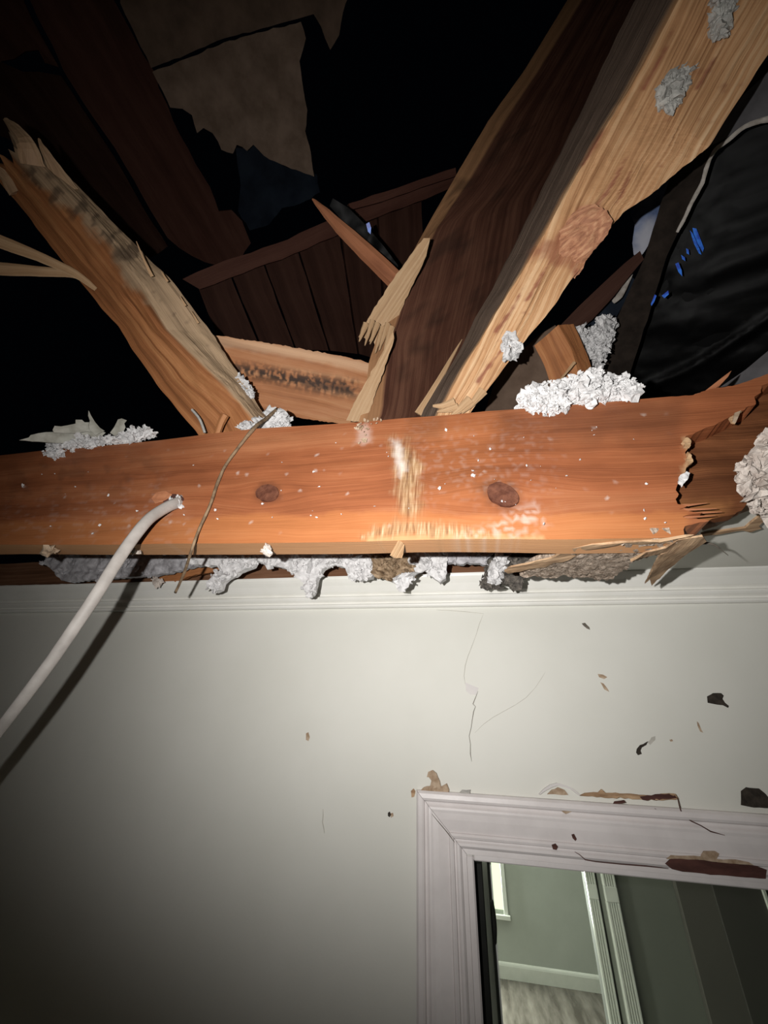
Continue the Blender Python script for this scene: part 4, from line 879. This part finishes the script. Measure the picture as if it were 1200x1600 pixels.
tag(felt, 'dark brown felt strip hanging upright with a pale torn edge', 'felt')
te = [on_plane(x, y, q+fn*0.005, fn) for x, y in ((1058, 363), (1068, 344), (1081, 316), (1097, 286), (1106, 256), (1118, 234), (1138, 219), (1164, 198), (1200, 186), (1240, 184))]
tube('torn_edge', te, [0.0022, 0.0030, 0.0032, 0.0034, 0.0028, 0.0034, 0.0030, 0.0034, 0.0040, 0.0040], MT['paper_edge'], felt, 0.4, 0.0008, 6, False)['label'] = 'pale torn paper edge'
slab('grey_film', [(1110, 228), (1128, 190), (1160, 150), (1235, 80), (1235, 184), (1195, 186), (1165, 194), (1138, 214)], (q+fn*0.003, fn), 0.001, MT['greypaper'], ((1110, 228), (1200, 120)), felt, jag=0.001, spacing=0.016, relief=lumpy(14, 0.003, 3))
q = at_d(1005, 350, .93)
tag(slab('blue_grey_tarp', [(1042, 272), (1050, 290), (1030, 335), (1012, 385), (1000, 402), (990, 398), (988, 380), (992, 350), (985, 335), (1000, 310)], (q, EYE-q), 0.002, MT['bluegrey'], None, None, jag=0.001, spacing=0.01, masks=dict(raw_or_side=pmask([(1000, 350), (1025, 345), (1015, 405), (985, 405)], 12, 8, 0.08, 0.85))), 'blue and white tarp scrap between the bright rafter and felt strip', 'tarp')
tag(sliver('pale_paper_strip', [(986, 425, .85, 7), (978, 445, .85, 7), (968, 462, .85, 9), (958, 472, .85, 6)], MT['paper_edge'], None, 0.3), 'short pale torn paper strip behind the dark felt strip', 'paper')
q = at_d(940, 490, .92)
tag(slab('navy_tarp', [(985, 430), (995, 440), (960, 500), (930, 520), (900, 520), (915, 495), (950, 470)], (q, EYE-q), 0.002, MT['bluedark'], None, None, spacing=0.015), 'dark navy tarp scrap above the white insulation behind the felt strip', 'tarp')
# black plastic sheet
q = at_d(1120, 440, .84); pn = ((EYE-q).normalized()+Vector((-.1, 0, -.25))).normalized()
sheet = slab('plastic_sheet', [(965, 640), (985, 580), (1010, 510), (1030, 445), (1050, 385), (1068, 350), (1090, 310), (1112, 256), (1140, 222), (1180, 195), (1330, 150), (1520, 130), (1580, 420), (1480, 600), (1250, 650), (1100, 650)], (q, pn), 0.002, MT['plastic'], ((1000, 600), (1200, 560)), None, spacing=0.008,
             relief=lambda x, y: 0.005*fbm(x*7+0.6*fbm(x*5, y*5, 1, 2), y*13, 4, 4)+0.008*max(0, 1-abs(y+0.13+0.25*x*x-0.06*math.sin(x*9))/0.02))
tag(sheet, 'black plastic sheet billowing behind the splintered end of the joist', 'plastic')
for k, poly in enumerate(([(1082, 356), (1088, 357), (1094, 372), (1100, 388), (1098, 394), (1090, 380), (1084, 366)], [(1078, 360), (1082, 364), (1092, 386), (1096, 398), (1092, 396), (1084, 380)], [(1055, 412), (1060, 410), (1065, 422), (1066, 432), (1060, 425)], [(1072, 388), (1076, 390), (1077, 398), (1073, 396)], [(1064, 398), (1070, 402), (1071, 408), (1066, 405)], [(1017, 475), (1023, 460), (1026, 462), (1022, 472), (1018, 478)], [(1034, 462), (1044, 454), (1045, 460), (1038, 466)])):
    c_ = at_d(poly[0][0], poly[0][1], .80)
    slab('blue_tear', poly, (c_, (EYE-c_).normalized()+Vector((0.2, 0, 0))), 0.001, MT['blue'], None, sheet, spacing=0.005)['label'] = 'bright blue tarp showing through a tear'
q = at_d(1180, 560, .62)
tag(slab('grey_scrap', [(1125, 605), (1150, 588), (1180, 565), (1210, 540), (1240, 520), (1250, 580), (1200, 585), (1165, 598)], (q, (EYE-q).normalized()), 0.004, MT['greypaper'], None, None, jag=0.001, spacing=0.012, relief=lumpy(20, 0.004)), 'dim grey torn scrap lying on the lifted splinter of the joist', 'paper')

# ================================================================== INSULATION AND DEBRIS
t = empty('debris_pile', on_plane(150, 696, *BPL)); tag(t, 'torn pale paper and white insulation pile on the far left of the joist', 'insulation')
o = clump('fluff', [(72, 712), (85, 695), (110, 690), (135, 684), (160, 688), (195, 680), (230, 672), (250, 682), (225, 688), (190, 692), (160, 694), (145, 704), (135, 696), (118, 706), (105, 706), (100, 715), (85, 718)], 0, MT['insul'], 420, 0.0029, t, 0.012, seed=21, plane=(on_plane(150, 696, *BPL)+Vector((0, 0.002, 0)), bn)); o['kind'] = 'stuff'
q = on_plane(140, 680, *BPL)+Vector((0, 0.02, 0))
for k, poly in enumerate(([(30, 688), (45, 684), (48, 680), (60, 677), (82, 675), (110, 673), (140, 672), (165, 676), (150, 690), (120, 694), (85, 692), (50, 690)], [(82, 672), (85, 666), (105, 665), (118, 662), (118, 656), (128, 656), (132, 660), (142, 660), (150, 675), (110, 677), (84, 676)],
             [(138, 642), (142, 650), (148, 660), (156, 668), (163, 674), (150, 680), (140, 672)], [(172, 676), (178, 668), (184, 656), (190, 654), (198, 657), (194, 662), (196, 668), (192, 676), (180, 682)])):
    slab('torn_paper', poly, (q+Vector((0.004*k, -0.004*k, 0)), ((EYE-q).normalized()+Vector((random.uniform(-.2, .2), 0, .2))).normalized()), 0.0015, MT['leaf'], None, t, jag=0.0012, spacing=0.006, relief=lumpy(60, 0.004, k))
tag(clump('insulation_heap', [(372, 668), (382, 658), (395, 660), (415, 655), (418, 645), (430, 638), (442, 645), (452, 655), (455, 664), (440, 670), (410, 672), (380, 674)], .70, MT['insul'], 330, 0.0031, None, 0.015, seed=22), 'white insulation heap at the foot of the leaning broken rafter', 'insulation', kind='stuff')
tag(clump('insulation_tuft', [(368, 590), (376, 588), (384, 598), (394, 606), (396, 615), (390, 620), (380, 610), (370, 600)], .755, MT['insul'], 50, 0.0038, None, 0.008, seed=23), 'small white insulation tuft between the leaning rafter and mouldy blocking', 'insulation', kind='stuff')
tag(clump('insulation_lump', [(1156, 728), (1170, 712), (1185, 705), (1195, 690), (1200, 678), (1260, 660), (1260, 800), (1205, 806), (1185, 798), (1172, 790), (1163, 770), (1158, 748)], .43, MT['insul_beige'], 900, 0.0036, None, 0.02, seed=24), 'dirty beige insulation lump hanging past the joist broken end', 'insulation', kind='stuff')
# insulation hanging in the gap under the joist
hp = (Vector((0, 0.64, 2.45)), Vector((0, -1, -0.2)).normalized())
def hang(poly, mat, lab, seed, amp=0.010, n=60, size=0.0042, cat='insulation', dy=0.0):
    hp = (Vector((0, 0.64+dy, 2.45)), Vector((0, -1, -0.2)).normalized())
    t = empty('hanging_insulation', on_plane(*poly[0], *hp)); tag(t, lab, cat)
    slab('batt', poly, hp, 0.012, mat, None, t, jag=0.0016, spacing=0.006, seg=0.005, relief=lumpy(70, amp, seed))
    if n:
        o = clump('fluff', poly, 0, mat, n, size, t, 0.012, seed=seed, plane=hp); o['kind'] = 'stuff'
    return t
hang([(68, 880), (70, 858), (345, 855), (345, 870), (330, 882), (300, 886), (262, 896), (230, 900), (200, 902), (165, 904), (135, 906), (110, 910), (95, 906), (84, 892)], MT['insul_grey'], 'long dull grey insulation hanging under the joist behind the cable', 2, 0.006, 60, dy=0.03)
hang([(290, 855), (405, 855), (404, 872), (396, 886), (378, 893), (362, 902), (352, 908), (345, 922), (336, 926), (324, 914), (332, 902), (345, 892), (340, 884), (318, 884), (296, 880)], MT['insul'], 'white insulation hanging under the joist by the thin wire', 3, 0.010, 110)
hang([(400, 855), (590, 855), (586, 890), (582, 904), (562, 908), (548, 904), (540, 888), (522, 882), (505, 890), (496, 905), (492, 925), (484, 934), (477, 925), (472, 908), (460, 896), (446, 888), (426, 884), (408, 880)], MT['insul'], 'widest white insulation hanging in a long drip over the crown moulding', 4, 0.012, 200)
hang([(636, 855), (700, 855), (698, 885), (697, 905), (688, 912), (676, 902), (662, 890), (650, 896), (642, 882)], MT['insul'], 'short white insulation hanging under the scraped middle of the joist', 5, 0.011, 80)
hang([(586, 855), (642, 855), (646, 880), (650, 900), (636, 906), (628, 914), (615, 906), (598, 904), (584, 896), (580, 882)], MT['brown_debris'], 'brown crumbled debris hanging under the scraped middle of the joist', 6, 0.012, 60, 0.005, 'debris')
hang([(690, 858), (800, 855), (796, 880), (770, 884), (740, 880), (700, 880)], MT['insul_grey'], 'short dull grey insulation strip beside the mouldy debris', 7, 0.008, 20)
hang([(752, 916), (756, 898), (762, 880), (772, 862), (830, 858), (845, 882), (820, 900), (812, 918), (804, 924), (796, 914), (784, 912), (772, 918), (762, 922)], MT['mould'], 'black mouldy debris hanging over the crown moulding', 8, 0.012, 120, 0.0045, 'debris')
tag(clump('insulation_tuft', [(762, 905), (768, 890), (776, 870), (786, 868), (790, 880), (784, 895), (778, 908), (768, 912)], 0, MT['insul'], 60, 0.0042, None, 0.012, seed=61, plane=(Vector((0, 0.622, 2.45)), hp[1])), 'small white tuft caught in the black mouldy debris', 'insulation', kind='stuff')
tag(clump('insulation_tuft', [(618, 905), (628, 892), (640, 894), (648, 905), (642, 914), (628, 916)], 0, MT['insul'], 36, 0.0042, None, 0.010, seed=62, plane=(Vector((0, 0.622, 2.45)), hp[1])), 'small white tuft below the brown crumbled debris', 'insulation', kind='stuff')
tag(slab('wood_scrap', [(240, 905), (250, 892), (290, 886), (340, 880), (345, 892), (300, 900), (262, 912), (248, 914)], (Vector((0, .715, 2.46)), Vector((0, -1, -.3)).normalized()), 0.012, MT['rafter_left'], ((245, 905), (340, 886)), None, jag=0.0015, spacing=0.008, relief=lumpy(60, 0.003, 3)), 'splintered brown wood scrap lying in the gap behind the thin wire', 'timber')
tag(clump('insulation_tuft', [(238, 908), (246, 898), (254, 906), (256, 916), (246, 916)], 0, MT['insul_beige'], 24, 0.0035, None, 0.008, seed=63, plane=(Vector((0, 0.685, 2.46)), hp[1])), 'tiny beige tuft at the end of the splintered wood scrap', 'insulation', kind='stuff')

# torn ceiling board under the splintered end
tc_ = empty('torn_ceiling_board', at_z(950, 880, 2.44)); tag(tc_, 'torn brown paper and crumbling gypsum of the ceiling board under the joist', 'ceiling board')
un = (BR-BL).cross(bn).normalized()
if un.z > 0: un = -un
def zp(z, tilt=0.0):                                    # planes just below the joist's underside (z = 2.45 touches it)
    return (BR+un*(0.001+(2.425-z)*0.4), (un+Vector((tilt, 0.0, 0))-bn*0.10).normalized())
cflap = (Vector((0.4, 0.55, 2.436)), Vector((0.05, -0.10, -1)).normalized())
slab('gypsum_core', [(812, 898), (830, 886), (852, 876), (880, 866), (915, 855), (950, 849), (1000, 844), (1050, 841), (1068, 850), (1050, 864), (1022, 866), (1000, 872), (986, 878), (980, 888), (966, 894), (955, 904), (935, 905), (922, 900), (905, 902), (880, 898), (860, 902), (835, 898)], zp(2.425), 0.012, MT['gypsum'], ((830, 890), (1050, 850)), tc_, jag=0.0018, spacing=0.005, seg=0.004, relief=lumpy(160, 0.004, 2))
slab('kraft_paper', [(788, 893), (798, 886), (830, 880), (862, 872), (888, 858), (925, 851), (965, 848), (1030, 845), (1072, 838), (1085, 838), (1070, 846), (1035, 850), (985, 853), (940, 860), (900, 868), (880, 876), (845, 887), (800, 897)], zp(2.418), 0.002, MT['kraft'], ((790, 890), (1070, 842)), tc_, jag=0.0006, spacing=0.006, relief=lambda x, y: 0.004*fbm(x*10, y*90, 2, 3))
slab('kraft_paper', [(1060, 846), (1098, 838), (1104, 846), (1094, 852), (1076, 862), (1058, 880), (1040, 895), (1024, 908), (1018, 914), (1016, 906), (1008, 913), (1013, 902), (1024, 880), (1032, 866), (1044, 862), (1000, 872), (985, 876), (1010, 864), (1040, 856)], zp(2.416, 0.12), 0.002, MT['kraft'], ((1018, 910), (1095, 850)), tc_, jag=0.0006, spacing=0.006, relief=lambda x, y: 0.003*fbm(x*14, y*60, 5, 3))
slab('board_flap', [(1092, 836), (1098, 829), (1120, 822), (1140, 812), (1158, 802), (1172, 797), (1186, 790), (1206, 778), (1204, 794), (1192, 806), (1184, 812), (1178, 820), (1168, 826), (1150, 826), (1120, 830), (1100, 834)], cflap, 0.010, MT['ceiling'], ((1095, 832), (1180, 800)), tc_, jag=0.0008, spacing=0.008)['label'] = 'sagging painted flap of ceiling board'
slab('torn_rim', [(1096, 835), (1130, 830), (1165, 825), (1180, 812), (1196, 800), (1204, 782), (1208, 800), (1196, 812), (1186, 822), (1190, 826), (1172, 832), (1160, 829), (1130, 834), (1100, 838)], (cflap[0]+Vector((0, 0, -.003)), cflap[1]), 0.003, MT['kraft'], ((1095, 836), (1180, 822)), tc_, jag=0.0006, spacing=0.006)
zz = 2.414
sliver('paper_thread', [(1098, 848, .42, 5), (1115, 851, .42, 3), (1128, 860, .425, 1.6), (1138, 868, .43, 0.8)], MT['crackline'], tc_, 0.6, 0)

# cable, wire
def jdepth(px, py): return (on_plane(px, py, *BPL)-EYE).dot(F_)
d0 = jdepth(276, 785)
cab = [(290, 779, d0+.018), (276, 786, d0-.004), (258, 794, d0-.022), (232, 812, d0-.050), (205, 845, d0-.075), (180, 882, d0-.098), (150, 930, d0-.120), (115, 982, d0-.138), (85, 1026, d0-.15), (45, 1080, d0-.165), (5, 1132, d0-.175), (-60, 1215, d0-.185)]
wpx = [17, 17, 17, 17, 17.5, 18, 18, 18, 18, 18, 17, 17]
o = tube('electric_cable', [at_d(*c) for c in cab], [w_*c[2]/FPX/2 for w_, c in zip(wpx, cab)], MT['cable'], None, 0.62, 0.0003, 16, True, 6)
tag(o, 'thick white electric cable hanging from a hole in the joist', 'cable')
dj = lambda x, y, e: (x, y, jdepth(x, y)-e)
wr_ = [(432, 640, .69), (415, 655, .665), dj(398, 668, .004), dj(372, 700, .003), dj(352, 728, .004), dj(340, 755, .003), dj(328, 790, .005), dj(312, 825, .006), dj(300, 858, .010), (288, 895, .56), (274, 926, .585)]
wd = [5, 6, 6, 4.5, 4.5, 5, 4.5, 4.5, 4.5, 4.5, 4]
o = tube('thin_wire', [at_d(*c) for c in wr_], [w_*c[2]/FPX/2 for w_, c in zip(wd, wr_)], MT['twig'], None, 0.8, 0.0004, 7, True, 5)
tag(o, 'thin brown wire draped over the joist front between cable and knot', 'wire')

# scraps on top of the door head
st = empty('paper_scraps', at_y(680, 1236, WALL_Y-0.006)); tag(st, 'curled torn paper scrap on the left corner of the door casing', 'paper')
for poly in ([(667, 1214), (669, 1206), (676, 1203), (682, 1208), (687, 1220), (690, 1232), (694, 1240), (672, 1240), (672, 1228), (674, 1220), (670, 1214)], [(653, 1238), (662, 1230), (672, 1228), (686, 1230), (698, 1224), (702, 1234), (700, 1241), (655, 1241)]):
    patch('scrap', poly, WALL_Y-0.008, MT['peel'], st, 0.002, 0.0006, 0.004, lumpy(120, 0.003))
patch('scrap', [(642, 1236), (646, 1232), (649, 1236), (647, 1245), (643, 1246)], WALL_Y-0.002, MT['kraft'], st, 0.003, 0.0004, 0.003)
patch('scrap', [(716, 1240), (722, 1234), (735, 1234), (734, 1241)], WALL_Y-0.008, MT['plaster'], st, 0.002, 0.0005, 0.004)
s2 = empty('paint_curl', at_y(900, 1242, WALL_Y-0.006)); tag(s2, 'arched curl of peeled paint on the middle of the door head', 'paint')
ribbon('curl', [(842, 1241), (850, 1234), (860, 1228), (870, 1225), (882, 1228), (892, 1232), (900, 1238), (906, 1243)], 0.003, WALL_Y-0.003, MT['lilac'], s2, 0.004)
patch('curl', [(855, 1241), (862, 1234), (872, 1230), (882, 1234), (888, 1242)], WALL_Y-0.004, MT['peel'], s2, 0.002, 0.0005, 0.004)
s3 = empty('torn_strip', at_y(1000, 1246, WALL_Y-0.006)); tag(s3, 'long torn brown paper strip along the top of the door head', 'paper')
patch('strip', [(906, 1243), (914, 1239), (935, 1238), (940, 1233), (946, 1239), (975, 1240), (1000, 1242), (1022, 1243), (1040, 1240), (1054, 1240), (1060, 1248), (1040, 1250), (1000, 1249), (950, 1247)], WALL_Y-0.012, MT['kraft'], s3, 0.003, 0.0008, 0.004, lumpy(100, 0.002))
patch('strip', [(1000, 1245), (1025, 1241), (1052, 1240), (1058, 1247), (1030, 1250), (1005, 1250)], WALL_Y-0.014, MT['redwood'], s3, 0.003, 0.0008, 0.004)
